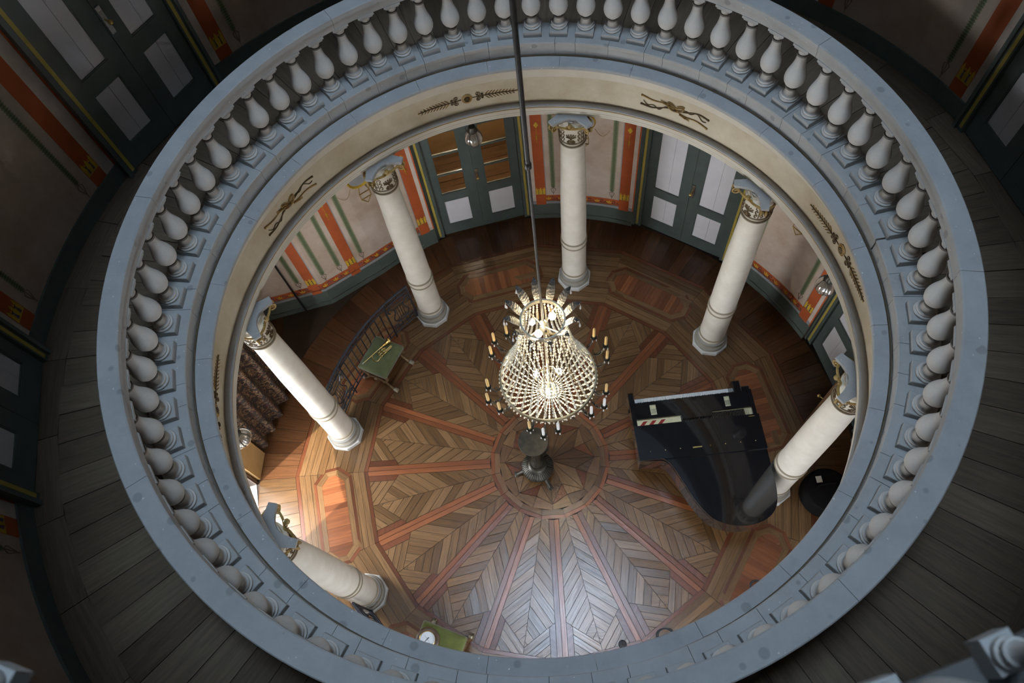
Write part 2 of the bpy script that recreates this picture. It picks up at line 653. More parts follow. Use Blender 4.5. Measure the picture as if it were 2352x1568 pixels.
def board(name, poly, ang, zt, material, parent, gap=0.0026, th=0.012, join=None):
    """one floor board: polygon in world xy, grain along angle ang; top at zt (slightly uneven)"""
    poly = dedupe(poly)
    if len(poly) < 3:
        return None
    if parea(poly) < 0:
        poly = poly[::-1]
    poly = inset(poly, gap)
    if len(poly) < 3 or parea(poly) < 1.2e-4:
        return None
    zt = zt + random.uniform(-0.0008, 0.0008)
    if join is not None:
        join.prism(poly, zt - th, zt)
        return None
    cx = sum(p[0] for p in poly) / len(poly)
    cy = sum(p[1] for p in poly) / len(poly)
    c, s_ = cos(-ang), sin(-ang)
    loc = [((p[0] - cx) * c - (p[1] - cy) * s_, (p[0] - cx) * s_ + (p[1] - cy) * c) for p in poly]
    o = MB().prism(loc, -th, 0).build(name, material, parent, (cx, cy, zt), ang)
    o.rotation_euler = (random.gauss(0, 0.007), random.gauss(0, 0.004), ang)      # old boards lie a little uneven
    return o


# ================================================================== STRUCTURE
# ------------------------------------------------------------------ ground floor parquet
floor = MB().lathe([(6.6, -0.20), (6.6, -0.014)], n=96).build('floor', 'subfloor')
tag(floor, 'round parquet floor with a sixteen rayed star and inlaid red boards', 'floor', kind='structure')
ZF = 0.0


def rotp(p, a):
    c, s_ = cos(a), sin(a)
    return (p[0] * c - p[1] * s_, p[0] * s_ + p[1] * c)


def wsec(poly, a):
    return [rotp(p, a) for p in poly]


A16 = 11.25
t16 = math.tan(rad(A16))


def band(name, a0, a1, material, parent, off=0.0, dz=0.0, gap=0.0015):
    """sixteen sided ring of boards between apothems a0 and a1"""
    for k in range(16):
        c = rad(CX + off + 22.5 * k)
        poly = [(a0, -a0 * t16), (a1, -a1 * t16), (a1, a1 * t16), (a0, a0 * t16)]
        board(name, wsec(poly, c), c + pi / 2, ZF + dz, material, parent, gap)


# centre star
for k in range(8):
    c = rad(CX + 11.25 + 45 * k)
    tip, notch, tip2 = (0.60, 0), rotp((0.36, 0), rad(22.5)), rotp((0.60, 0), rad(45))
    nb = rotp((0.36, 0), -rad(22.5))
    board('star_board', wsec([(0, 0), tip, notch], c), c + rad(9), ZF, 'oak' if k % 2 else 'oak_dark', floor)
    board('star_board', wsec([(0, 0), nb, tip], c), c - rad(9), ZF, 'oak', floor)
    o1, o2 = rotp((0.665 / cos(rad(11.25)), 0), 0), rotp((0.665 / cos(rad(11.25)), 0), rad(22.5))
    o3 = rotp((0.665 / cos(rad(11.25)), 0), rad(45))
    mid = rotp((0.52, 0), rad(22.5))
    board('star_board', wsec([tip, o1, o2, mid], c), c + rad(100), ZF, 'oak', floor)
    board('star_board', wsec([mid, o2, o3, tip2], c), c + rad(125), ZF, 'oak_dark', floor)
    board('star_inlay', wsec([notch, tip, mid], c), c + rad(20), ZF, 'red_dark' if k % 2 else 'red_wood', floor)
    board('star_inlay', wsec([notch, mid, tip2], c), c + rad(20), ZF, 'oak', floor)
band('centre_ring_board', 0.665, 0.735, 'oak_dark', floor, 11.25)
band('centre_ring_board', 0.735, 0.785, 'red_wood', floor, 11.25)

# sixteen rays and the chevron panels between them
AP = 2.42
HW = 0.066
R_IN = 0.785
chev = []
for k in range(16):
    a = rad(CX + 11.25 + 22.5 * k)          # ray direction
    for s in (-1, 1):
        poly = [(R_IN / 1.0, 0), (2.6, 0), (2.6, s * HW), (R_IN, s * HW)]
        if s < 0:
            poly = poly[::-1]
        # outer end lies in the corner of the 16-gon
        for q in (-1, 1):
            cc, ss = cos(q * rad(A16)), sin(q * rad(A16))
            poly = clip(poly, cc, ss, AP)
        cc = cos(s * rad(A16)), sin(s * rad(A16))
        poly = clip(poly, -cc[0], -cc[1], -R_IN)
        board('ray_board', wsec(poly, a), a, ZF, 'red_wood' if k in (1, 2, 3, 4, 5, 6, 0, 15) or s > 0 else 'red_wood', floor)
    # wedge to the next ray
    b = a + rad(A16)
    wedge = [(0.5, -2), (3.0, -2), (3.0, 2), (0.5, 2)]
    for q in (-1, 1):
        # offset lines parallel to the rays
        nx, ny = -sin(rad(A16)), q * cos(rad(A16))
        wedge = clip(wedge, nx, ny, -HW)
    wedge = clip(wedge, 1, 0, AP)
    wedge = clip(wedge, -1, 0, -R_IN)
    LT = 2.345
    wb_ = 0.098 * sqrt(2)
    for q in (-1, 1):
        half = clip(wedge, 0, -q, 0)
        leaf = clip(half, 1, q, LT)
        s0 = R_IN - 0.45
        i = 0
        off = 0.0 if q > 0 else wb_ * 0.45
        while s0 + off + wb_ * i < LT + 0.1:
            lo, hi = s0 + off + wb_ * i, s0 + off + wb_ * (i + 1)
            pc = clip(clip(leaf, 1, -q, hi), -1, q, -lo)
            pc = dedupe(pc)
            if len(pc) >= 3 and abs(parea(pc)) > 3e-4:
                chev.append((abs(parea(pc)), wsec(pc, b), b + q * pi / 4, k))
            i += 1
        rest = clip(half, -1, -q, -LT)
        # red arrow head beside the ray, oak in the corner
        nx, ny = -sin(rad(A16)), q * cos(rad(A16))
        tipp = clip(rest, -nx, -ny, HW + 0.075)
        cor = clip(rest, nx, ny, -HW - 0.075)
        board('arrow_inlay', wsec(tipp, b), b + q * rad(70), ZF, 'red_dark', floor)
        for j in range(7):
            lo, hi = LT + j * 0.11, LT + (j + 1) * 0.11
            pc = clip(clip(cor, 1, q, hi), -1, -q, -lo)
            board('corner_board', wsec(pc, b), b - q * pi / 4, ZF, 'oak', floor)
chev.sort(key=lambda t: -t[0])
small = MB()
for i, (ar, pc, ang, k) in enumerate(chev):
    if i < 296:
        board('chevron_board', pc, ang, ZF, 'oak', floor)
    else:
        board('x', pc, ang, ZF, 'oak', floor, join=small)
if small.v:
    tag(small.build('chevron_offcuts', 'oak', floor), kind='stuff')

# border bands
band('border_line', AP, AP + 0.05, 'red_dark', floor, 0)
band('border_board', AP + 0.05, AP + 0.125, 'oak', floor, 0)
band('border_board', AP + 0.125, AP + 0.20, 'oak', floor, 0)
for j in range(6):
    w = 0.58 / 6
    for k in range(16):
        c = rad(CX + 22.5 * k)
        a0, a1 = 2.62 + j * w, 2.62 + (j + 1) * w
        tt = math.tan(rad(11.25))
        h0, h1 = a0 * tt, a1 * tt
        board('filler_board', wsec([(a0, -h0), (a1, -h1), (a1, h1), (a0, h0)], c), c + pi / 2, ZF, 'oak', floor)
band('border_board', 3.20, 3.275, 'oak', floor, 0)
band('border_board', 3.275, 3.35, 'oak', floor, 0)
band('border_line', 3.35, 3.40, 'red_dark', floor, 0)


def octo(hl, hw, ch):
    return [(-hw + ch, -hl), (hw - ch, -hl), (hw, -hl + ch), (hw, hl - ch), (hw - ch, hl), (-hw + ch, hl), (-hw, hl - ch), (-hw, -hl + ch)]


# eight long octagonal inlays between the columns
for k in range(8):
    c = rad(CX + 22.5 + 45 * k)
    rc = 2.905
    O3, O2, O1 = octo(0.655, 0.262, 0.155), octo(0.615, 0.222, 0.138), octo(0.545, 0.155, 0.105)
    mv = lambda p: wsec([(q[0] + rc, q[1]) for q in p], c)
    for A_, B_, nm, mt in ((O3, O2, 'inlay_line', 'red_dark'), (O2, O1, 'inlay_frame', 'oak')):
        for i in range(8):
            j = (i + 1) % 8
            e = atan2(A_[j][1] - A_[i][1], A_[j][0] - A_[i][0])
            board(nm, mv([A_[i], A_[j], B_[j], B_[i]]), c + e, ZF + 0.003, mt, floor, 0.0012)
    n = 14
    for i in range(n):
        lo, hi = -0.545 + i * 1.09 / n, -0.545 + (i + 1) * 1.09 / n
        pc = clip(clip(O1, 0, 1, hi), 0, -1, -lo)
        board('inlay_board', mv(pc), c, ZF + 0.003, 'red_wood', floor, 0.0012)

# radial boards out to the wall
nrad = 132
for k in range(nrad):
    t0, t1 = 360.0 * k / nrad, 360.0 * (k + 1) / nrad
    tm = (t0 + t1) / 2
    # inner end follows the 16-gon
    def rin(t):
        d = ((t - CX + 11.25) % 22.5) - 11.25
        return 3.40 / cos(rad(d))
    poly = [P(rin(t0), t0, 0)[:2], P(3.96, t0, 0)[:2], P(3.96, t1, 0)[:2], P(rin(t1), t1, 0)[:2]]
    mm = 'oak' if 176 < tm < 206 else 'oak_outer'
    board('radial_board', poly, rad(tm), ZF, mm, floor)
# boards of the passage on the left and of the room behind the glazed door
for i in range(13):
    x1 = -3.75 - i * 0.14
    board('passage_board', [(x1 - 0.14, 0.55), (x1, 0.55), (x1, 2.75), (x1 - 0.14, 2.75)], pi / 2, ZF - 0.003, 'oak_dark', floor)
ca = rad(98.3)
for i in range(14):
    u0 = 3.93 + i * 0.12
    board('room_board', wsec([(u0, -0.95), (u0 + 0.12, -0.95), (u0 + 0.12, 0.95), (u0, 0.95)], ca), ca + pi / 2, ZF - 0.003, 'oak', floor)

# ------------------------------------------------------------------ gallery slab and its boards
gal = MB().arc([(2.86, 3.50), (4.45, 3.50), (4.45, 4.285), (2.86, 4.285)], 0, 360, 120)
gallery = gal.build('floor_gallery', 'subfloor')
tag(gallery, 'ring shaped gallery floor of dark radial planks round the opening', 'floor', kind='structure')
ng = 96
for k in range(ng):
    t0, t1 = 360.0 * k / ng, 360.0 * (k + 1) / ng
    poly = [P(3.03, t0, 0)[:2], P(3.86, t0, 0)[:2], P(3.86, t1, 0)[:2], P(3.03, t1, 0)[:2]]
    board('gallery_plank', poly, rad((t0 + t1) / 2), Z_GAL, 'gallery_wood', gallery)
for k in range(36):
    t0, t1 = 10.0 * k, 10.0 * (k + 1)
    poly = [P(3.86, t0, 0)[:2], P(4.09, t0, 0)[:2], P(4.09, t1, 0)[:2], P(3.86, t1, 0)[:2]]
    board('gallery_border', poly, rad((t0 + t1) / 2 + 90), Z_GAL, 'gallery_wood', gallery)

# ------------------------------------------------------------------ entablature round the opening
ent = empty('trim_1')
tag(ent, 'round cream entablature with a dusty grey ledge carried by the columns', 'entablature', kind='structure')
JOINTS = [-58.9, -13.5, 30.3, 75.0, 119.2, 164.0, 209.5, 255.0]
for i in range(24):
    t0, t1 = 15 * i + 3, 15 * (i + 1) + 3 - 0.06
    MB().arc([(2.86, 4.215), (2.66, 4.215), (2.645, 4.222), (2.645, 4.250), (2.652, 4.258), (2.80, 4.285), (2.86, 4.285)], t0, t1, 8).build('ledge_stone', 'ledge_stone', ent)
MB().arc([(2.86, 4.17), (2.735, 4.17), (2.725, 4.19), (2.695, 4.20), (2.690, 4.214), (2.86, 4.214)], 0, 360, 144).build('cornice_bead', 'gold_line', ent)
MB().arc([(2.86, 3.985), (2.795, 3.985), (2.785, 4.0), (2.785, 4.169), (2.86, 4.169)], 0, 360, 144).build('cornice_band', 'cream_light', ent)
MB().arc([(2.86, 3.975), (2.805, 3.975), (2.805, 3.9845), (2.86, 3.9845)], 0, 360, 144).build('frieze_line', 'line_dark', ent)
frieze = MB().arc([(2.86, 3.64), (2.812, 3.64), (2.812, 3.9745), (2.86, 3.9745)], 0, 360, 144).build('frieze', 'cream', ent)
MB().arc([(2.98, 3.615), (2.752, 3.615), (2.745, 3.622), (2.745, 3.632), (2.76, 3.6395), (2.98, 3.6395)], 0, 360, 144).build('architrave_cap', 'arch_top', ent)
MB().arc([(2.98, 3.600), (2.752, 3.600), (2.748, 3.607), (2.750, 3.6145), (2.98, 3.6145)], 0, 360, 144).build('architrave_bead', 'gold_line', ent)
MB().arc([(2.98, 3.548), (2.757, 3.548), (2.757, 3.5995), (2.98, 3.5995)], 0, 360, 144).build('fascia', 'cream_light', ent)
MB().arc([(2.98, 3.540), (2.762, 3.540), (2.762, 3.5475), (2.98, 3.5475)], 0, 360, 144).build('fascia_line', 'line_dark', ent)
MB().arc([(2.98, 3.512), (2.763, 3.512), (2.763, 3.5395), (2.98, 3.5395)], 0, 360, 144).build('fascia', 'cream_light', ent)
MB().arc([(2.98, 3.506), (2.767, 3.506), (2.767, 3.5115), (2.98, 3.5115)], 0, 360, 144).build('fascia_line', 'line_dark', ent)
MB().arc([(2.98, 3.482), (2.769, 3.482), (2.769, 3.5055), (2.98, 3.5055)], 0, 360, 144).build('fascia', 'cream_light', ent)


# painted/gilt ornaments of the frieze, raised a few millimetres
def on_frieze(tc, u, w, r=2.810):
    """u metres along the frieze (to the left seen from the room centre), w metres up"""
    return P(r, tc + math.degrees(u / 2.81), 3.812 + w)


def leaf_poly(mb, tc, u0, w0, ang, L, W, r=2.808, th=0.004):
    pts = []
    for i in range(9):
        t = i / 8
        pts.append((t * L, W * sin(pi * t ** 0.8)))
    poly = pts + [(p[0], -p[1]) for p in pts[-2:0:-1]]
    c, s_ = cos(ang), sin(ang)
    n = len(poly)
    lo, hi = [], []
    for x, y in poly:
        uu, ww = u0 + x * c - y * s_, w0 + x * s_ + y * c
        lo.append(on_frieze(tc, uu, ww, r + th))
        hi.append(on_frieze(tc, uu, ww, r))
    mb.add(lo + hi, [tuple(range(n)), tuple(range(n, 2 * n))[::-1]] + [(i, (i + 1) % n, n + (i + 1) % n, n + i) for i in range(n)])


def spiral(tc, u, w, R, turns, sgn, ph, n=26, r=2.807):
    pts = []
    for i in range(n):
        t = i / (n - 1)
        rr = R * (1 - 0.82 * t)
        a = ph + sgn * 2 * pi * turns * t
        pts.append(on_frieze(tc, u + rr * cos(a), w + rr * sin(a), r))
    return pts


def laurel(tc, name):
    o = empty(name)
    o.parent = ent
    mb = MB()
    disc = []
    for R0, R1, rr in ((0.0, 0.036, 2.803), (0.036, 0.046, 2.797), (0.046, 0.062, 2.803)):
        n = 24
        a = [on_frieze(tc, R0 * cos(2 * pi * i / n) * 0.92, R0 * sin(2 * pi * i / n), rr) for i in range(n)]
        b_ = [on_frieze(tc, R1 * cos(2 * pi * i / n) * 0.92, R1 * sin(2 * pi * i / n), rr + 0.004) for i in range(n)]
        mb.add(a + b_, [(i, (i + 1) % n, n + (i + 1) % n, n + i) for i in range(n)], True)
    mb.build('medallion', 'orn_gold', o)
    m2 = MB()
    for k in range(7):
        a = 2 * pi * k / 7
        m2.ball(on_frieze(tc, 0.018 * cos(a), 0.018 * sin(a), 2.801), 0.011, 6, 4)
    m2.ball(on_frieze(tc, 0, 0, 2.799), 0.012, 6, 4)
    m2.build('rosette', 'orn_dark', o)
    for s in (-1, 1):
        m3 = MB()
        m3.tube([on_frieze(tc, s * (0.062 + 0.47 * i / 12), 0, 2.807) for i in range(13)], 0.0045, 6)
        m3.tube(spiral(tc, s * 0.115, 0.034, 0.028, 1.4, s, -pi / 2), 0.0045, 6)
        m3.tube(spiral(tc, s * 0.115, -0.034, 0.028, 1.4, -s, pi / 2), 0.0045, 6)
        m3.tube(spiral(tc, s * 0.165, 0.022, 0.018, 1.2, -s, -pi / 2), 0.004, 6)
        m3.tube(spiral(tc, s * 0.165, -0.022, 0.018, 1.2, s, pi / 2), 0.004, 6)
        m3.build('scroll', 'orn_dark', o)
        m4 = MB()
        n = 9
        for i in range(n):
            u = 0.19 + 0.036 * i
            L = 0.085 * (1 - 0.06 * i)
            W = 0.011 * (1 - 0.05 * i)
            base = 0.0 if s > 0 else pi
            for q in (-1, 1):
                leaf_poly(m4, tc, s * u, q * 0.004, base + s * q * 0.78, L * 0.80, W * 0.60)
        m4.ball(on_frieze(tc, s * 0.53, 0, 2.807), 0.009, 6, 4)
        m4.build('laurel_branch', 'orn_gold', o)
        m5 = MB()
        for i in range(n):
            u = 0.19 + 0.036 * i
            L = 0.085 * (1 - 0.06 * i)
            base = 0.0 if s > 0 else pi
            for q in (-1, 1):
                a = base + s * q * 0.78
                L = 0.07 * (1 - 0.06 * i)
                m5.tube([on_frieze(tc, s * u + L * t * cos(a), q * 0.004 + L * t * sin(a) - 0.006 * sin(pi * t), 2.806) for t in (0, 0.35, 0.7, 1)], 0.0022, 4)
        m5.build('leaf_vein', 'orn_dark', o)
    return o


def bow(tc, name):
    o = empty(name)
    o.parent = ent
    # two crossed torches / quivers
    for s in (-1, 1):
        mt = MB()
        pts = []
        for i in range(20):
            t = -1 + 2 * i / 19
            pts.append(on_frieze(tc, t * 0.36, s * 0.105 * t * (1 - 0.45 * abs(t)) + 0.014 * sin(t * 7), 2.806))
        mt.tube(pts, [0.004 + 0.006 * abs(abs(-1 + 2 * i / 19) - 0.2) for i in range(20)], 6)
        mt.ball(pts[0], 0.012, 6, 4)
        mt.ball(pts[-1], 0.012, 6, 4)
        mt.build('torch', 'orn_gold' if s > 0 else 'orn_dark', o)
        mr = MB()
        pts = []
        for i in range(22):
            t = i / 21
            pts.append(on_frieze(tc, s * (0.07 + 0.27 * t), -0.045 * sin(pi * t) * s + 0.018 * sin(t * 13), 2.805))
        mr.tube(pts, 0.0055, 6, flat=0.5)
        mr.build('ribbon', 'orn_dark', o)
        ml = MB()
        for q in (-1, 1):
            pts = []
            for i in range(20):
                a = 2 * pi * i / 19
                rr = 0.075 * abs(sin(a / 2))
                pts.append(on_frieze(tc, s * rr * cos(a / 2 - pi / 2 + q * 0.2) * 1.2, q * 0.012 + rr * sin(a / 2 - pi / 2 + q * 0.9) * q, 2.803))
            ml.tube(pts, 0.006, 6, flat=0.6)
        ml.build('bow_loop', 'orn_gold', o)
        mq = MB()
        mq.tube([on_frieze(tc, s * 0.05, s * 0.03, 2.803), on_frieze(tc, s * 0.13, s * 0.052, 2.803)], [0.012, 0.017], 8, flat=0.5)
        for j in range(4):
            mq.tube([on_frieze(tc, s * 0.13, s * (0.04 + 0.008 * j), 2.803), on_frieze(tc, s * 0.165, s * (0.036 + 0.013 * j), 2.803)], 0.003, 5)
        mq.build('quiver', 'orn_gold', o)
    MB().ball(on_frieze(tc, 0, 0, 2.803), 0.018, 8, 5).build('knot', 'orn_dark', o)
    return o


laurel(98.2, 'laurel_ornament')
laurel(8.4, 'laurel_ornament')
laurel(188.3, 'laurel_ornament')
bow(53.5, 'bow_ornament')
bow(142.8, 'bow_ornament')

# ------------------------------------------------------------------ ground floor walls (bays behind the columns)
H_G = 3.5


def cpanel(mb, t0, t1, z0, z1, r, th=0.02, n=None):
    """curved slab, inner face at r"""
    return mb.arc([(r, z0), (r + th, z0), (r + th, z1), (r, z1)], t0, t1, n or max(1, int(abs(t1 - t0) / 1.2)))


def garland_on(name, fn, z0, z1, w, parent, both=True):
    """vertical strip of leaf pairs; fn(u,z,off) gives a wall point"""
    mb = MB()
    n = int((z1 - z0) / 0.026)
    for i in range(n):
        z = z1 - (i + 1) * (z1 - z0) / n
        for q in (-1, 1):
            a, b_, c, d = fn(0, z + 0.012, 0.004), fn(q * w * 0.55, z + 0.030, 0.005), fn(q * w, z + 0.034, 0.004), fn(q * w * 0.5, z + 0.008, 0.004)
            mb.add([a, b_, c, d], [(0, 1, 2, 3)])
    o = mb.build(name, 'garland', parent)
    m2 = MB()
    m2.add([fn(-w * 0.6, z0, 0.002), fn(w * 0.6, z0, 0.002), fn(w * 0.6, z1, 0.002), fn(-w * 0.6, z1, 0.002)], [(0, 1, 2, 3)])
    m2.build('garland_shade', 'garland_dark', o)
    # pendant bud
    m3 = MB()
    for q in (-1, 1):
        m3.tube([fn(0, z0, 0.004), fn(q * w * 0.9, z0 - 0.035, 0.004), fn(q * w * 0.6, z0 - 0.08, 0.004), fn(0, z0 - 0.14, 0.004)], 0.0035, 5)
    m3.tube([fn(0, z0, 0.004), fn(0, z0 - 0.17, 0.004)], 0.003, 5)
    m3.build('garland_bud', 'pen_line', o)
    return o


def scrolls_on(fn, u0, u1, z0, z1, parent):
    mb, m2 = MB(), MB()
    n = max(1, int(round((u1 - u0) / 0.17)))
    h = z1 - z0
    for i in range(n):
        uc = u0 + (i + 0.5) * (u1 - u0) / n
        pts = []
        for j in range(20):
            t = j / 19
            rr = h * 0.36 * (1 - 0.75 * t)
            a = pi + 2 * pi * 1.25 * t
            pts.append(fn(uc - 0.02 + rr * cos(a), z0 + h * 0.5 + rr * sin(a), 0.003))
        mb.tube([fn(uc - (u1 - u0) / n * 0.5, z0 + h * 0.12, 0.003)] + pts, 0.007, 5, flat=0.4)
        for q in (0.25, 0.5, 0.75):
            a = q * pi
            c0 = (uc + (u1 - u0) / n * 0.30, z0 + h * 0.15)
            tip = (c0[0] + cos(a) * h * 0.5, c0[1] + sin(a) * h * 0.62)
            d = (-sin(a) * 0.012, cos(a) * 0.012)
            m = ((c0[0] * 0.4 + tip[0] * 0.6), (c0[1] * 0.4 + tip[1] * 0.6))
            m2.add([fn(*c0, 0.0035), fn(m[0] + d[0], m[1] + d[1], 0.0035), fn(*tip, 0.0035), fn(m[0] - d[0], m[1] - d[1], 0.0035)], [(0, 1, 2, 3)])
    mb.build('scroll_band', 'scroll_blue', parent)
    m2.build('scroll_leaf', 'yellow', parent)


def crown_on(fn, u0, u1, z0, z1, parent):
    """yellow calyx at the foot of an orange band"""
    mb = MB()
    n = 5
    for i in range(n):
        a, b_ = u0 + (u1 - u0) * i / n, u0 + (u1 - u0) * (i + 1) / n
        hgt = z1 if i % 2 == 0 else z1 - 0.03
        mb.add([fn(a, z0, 0.004), fn(b_, z0, 0.004), fn(b_, hgt - 0.04, 0.004), fn((a + b_) / 2, hgt, 0.004), fn(a, hgt - 0.04, 0.004)], [(0, 1, 2, 3, 4)])
    o = mb.build('calyx', 'yellow', parent)
    m2 = MB()
    for q in (0.3, 0.7):
        uc = u0 + (u1 - u0) * q
        m2.tube([fn(uc, z0 + 0.02, 0.006), fn(uc, z0 + (z1 - z0) * 0.5, 0.006), fn(uc, z1 - 0.06, 0.006)], [0.016, 0.007, 0.018], 6, flat=0.3)
    m2.build('calyx_core', 'scroll_blue', o)


def quad_on(mb, fn, u0, u1, z0, z1, off, nu=1):
    for i in range(nu):
        a, b_ = u0 + (u1 - u0) * i / nu, u0 + (u1 - u0) * (i + 1) / nu
        mb.add([fn(a, z0, off), fn(b_, z0, off), fn(b_, z1, off), fn(a, z1, off)], [(0, 1, 2, 3)])
    return mb


def flame_on(fn, u, z, parent, s=1.0):
    """little gold pendant flower painted on the orange band"""
    mb = MB()
    for k, q in enumerate((-0.6, -0.2, 0.2, 0.6)):
        mb.tube([fn(u, z + 0.10 * s, 0.005), fn(u + q * 0.03 * s, z + 0.05 * s, 0.005), fn(u + q * 0.055 * s, z + (0.0 if abs(q) < 0.4 else 0.03) * s, 0.005)], 0.004 * s, 4, flat=0.5)
    mb.tube([fn(u, z + 0.20 * s, 0.005), fn(u, z - 0.05 * s, 0.005)], 0.003 * s, 4)
    mb.add([fn(u, z + 0.34 * s, 0.005), fn(u - 0.035 * s, z + 0.28 * s, 0.005), fn(u, z + 0.22 * s, 0.005), fn(u + 0.035 * s, z + 0.28 * s, 0.005)], [(0, 1, 2, 3)])
    mb.build('painted_flower', 'yellow', parent)


def bay_paint(fn, hw, z0, ztop, parent, k=1.0, zs=None, halves=(-1, 1), dado=True):
    """painted decoration of one wall bay; u=0 at the bay centre; hw = half width (m)"""
    zd, zb0, zb1 = z0 + 0.36, z0 + 0.43, z0 + 0.56
    o1, o2 = hw - 0.225, hw - 0.075        # orange band
    if dado:
        quad_on(MB(), fn, -hw, hw, z0 + 0.10, zd, 0.006, 12).build('dado', 'dado', parent)
        quad_on(MB(), fn, -hw, hw, z0, z0 + 0.10, 0.014, 12).build('skirting', 'dado', parent)
        quad_on(MB(), fn, -hw, hw, zd, zb0, 0.004, 12).build('dado_cap', 'dado_grey', parent)
        quad_on(MB(), fn, -o1, o1, zb0, zb1, 0.002, 12).build('border_field', 'orange', parent)
        quad_on(MB(), fn, -o1, o1, zb0 - 0.012, zb0, 0.007, 12).build('border_edge', 'line_dark', parent)
        scrolls_on(fn, -o1, o1, zb0, zb1, parent)
    for s in halves:
        f2 = (lambda u, z, off, s=s: fn(s * u, z, off))
        quad_on(MB(), f2, o1, o2, zd - 0.02, zb1 + 0.03, 0.007, 1).build('band_block', 'orange', parent)
        quad_on(MB(), f2, o1, o2, zb1 + 0.03, ztop, 0.003, 1).build('orange_band', 'orange', parent)
        quad_on(MB(), f2, o2, hw - 0.018, zb0, ztop, 0.002, 1).build('pale_strip', 'plaster_pale', parent)
        quad_on(MB(), f2, hw - 0.018, hw, zd, ztop, 0.005, 1).build('orange_edge', 'orange_line', parent)
        quad_on(MB(), f2, o1 - 0.012, o1, zb1, ztop, 0.002, 1).build('grey_edge', 'dado_grey', parent)
        crown_on(f2, o1 + 0.005, o2 - 0.005, zb1 + 0.03, zb1 + 0.19, parent)
        flame_on(f2, (o1 + o2) / 2, z0 + 1.78, parent)
        garland_on('garland', (lambda u, z, off, f2=f2: f2(u + o1 - 0.115, z, off)), z0 + 0.74, ztop, 0.042, parent)


def cylfn(tc, r):
    return lambda u, z, off: P(r - off, tc + math.degrees(u / r), z)


HWB = R_WALL * rad(11.25)
names = {0: 'wall_north', 7: 'wall_northeast', 6: 'wall_east', 5: 'wall_southeast', 4: 'wall_south', 3: 'wall_southwest'}
walls = {}
for k, nm in names.items():
    c = COLS[k]
    w = cpanel(MB(), c - 11.2, c + 11.2, 0, H_G, R_WALL, 0.22, 16).build(nm, 'plaster')
    walls[k] = w
    lab = {0: 'painted wall bay with orange bands and garlands behind the far column', 7: 'painted wall bay right of the white panelled double door', 6: 'dim painted wall bay behind the grand piano',
           5: 'hidden plaster wall bay on the right near side', 4: 'hidden plaster wall bay on the near side', 3: 'hidden plaster wall bay on the left near side'}[k]
    tag(w, lab, 'wall', kind='structure')
    if k in (0, 7, 6):
        bay_paint(cylfn(c, R_WALL), HWB, 0, 3.3, w)


# pendant medallion painted on a bay
def medallion_paint(fn, zc, parent, u=0.0):
    mb = MB()
    pts = [fn(u + 0.16 * cos(2 * pi * i / 28), zc + 0.16 * sin(2 * pi * i / 28), 0.004) for i in range(29)]
    mb.tube(pts, 0.022, 6, flat=0.25)
    mb.build('painted_ring', 'yellow', parent)
    n = 24
    MB().add([fn(u + 0.14 * cos(2 * pi * i / n), zc + 0.14 * sin(2 * pi * i / n), 0.0025) for i in range(n)], [tuple(range(n))]).build('painted_medallion', 'dado_grey', parent)
    m2 = MB()
    for q in (-1, 1):
        m2.tube([fn(u + q * 0.04, zc - 0.17, 0.004), fn(u + q * 0.075, zc - 0.30, 0.004), fn(u + q * 0.075, zc - 0.42, 0.004), fn(u, zc - 0.52, 0.004)], 0.006, 5)
        m2.tube([fn(u + q * (0.16 + 0.2 * t), zc - 0.12 - 0.12 * sin(pi * t), 0.004) for t in [i / 10 for i in range(11)]], 0.003, 5)
    m2.tube([fn(u - 0.08, zc - 0.31, 0.004), fn(u + 0.08, zc - 0.31, 0.004)], 0.009, 5)
    m2.tube([fn(u - 0.08, zc - 0.42, 0.004), fn(u + 0.08, zc - 0.42, 0.004)], 0.009, 5)
    m2.build('painted_lantern', 'orn_gold', parent)


medallion_paint(cylfn(COLS[0], R_WALL), 2.12, walls[0])
medallion_paint(cylfn(COLS[7], R_WALL), 2.12, walls[7])

# C1 bay: curved stretch, then straight walls turning into the passage on the left
c1 = COLS[1]
wnw = MB()
cpanel(wnw, c1 - 11.2, 124.0, 0, H_G, R_WALL, 0.22, 12)
Wa = P(R_WALL, 124.0, 0)[:2]
Wb = (-2.985, 2.852)
Wc = (-5.7, 2.40)


def wallbox(mb, p0, p1, z0, z1, th):
    dx, dy = p1[0] - p0[0], p1[1] - p0[1]
    l = hypot(dx, dy)
    nx, ny = dy / l * th, -dx / l * th     # outward (right of the direction of travel)
    return mb.hexa([(p0[0], p0[1], z0), (p1[0], p1[1], z0), (p1[0] + nx, p1[1] + ny, z0), (p0[0] + nx, p0[1] + ny, z0),
                    (p0[0], p0[1], z1), (p1[0], p1[1], z1), (p1[0] + nx, p1[1] + ny, z1), (p0[0] + nx, p0[1] + ny, z1)])


wallbox(wnw, Wa, Wb, 0, H_G, 0.22)
wallbox(wnw, Wb, Wc, 0, H_G, 0.22)
wall_nw = wnw.build('wall_northwest', 'plaster')
tag(wall_nw, 'sunlit painted wall with orange bands and green garlands behind the iron railing', 'wall', kind='structure')


def linefn(p0, p1):
    dx, dy = p1[0] - p0[0], p1[1] - p0[1]
    l = hypot(dx, dy)
    ex, ey = dx / l, dy / l
    nx, ny = -ey, ex                      # inward
    return (lambda u, z, off: (p0[0] + ex * u + nx * off, p0[1] + ey * u + ny * off, z)), l


fc1 = cylfn(c1, R_WALL)
fab, lab_ = linefn(Wa, Wb)
fbc, lbc = linefn(Wb, Wc)
# right half of the bay like the others
uA = (124.0 - c1) * rad(1) * R_WALL


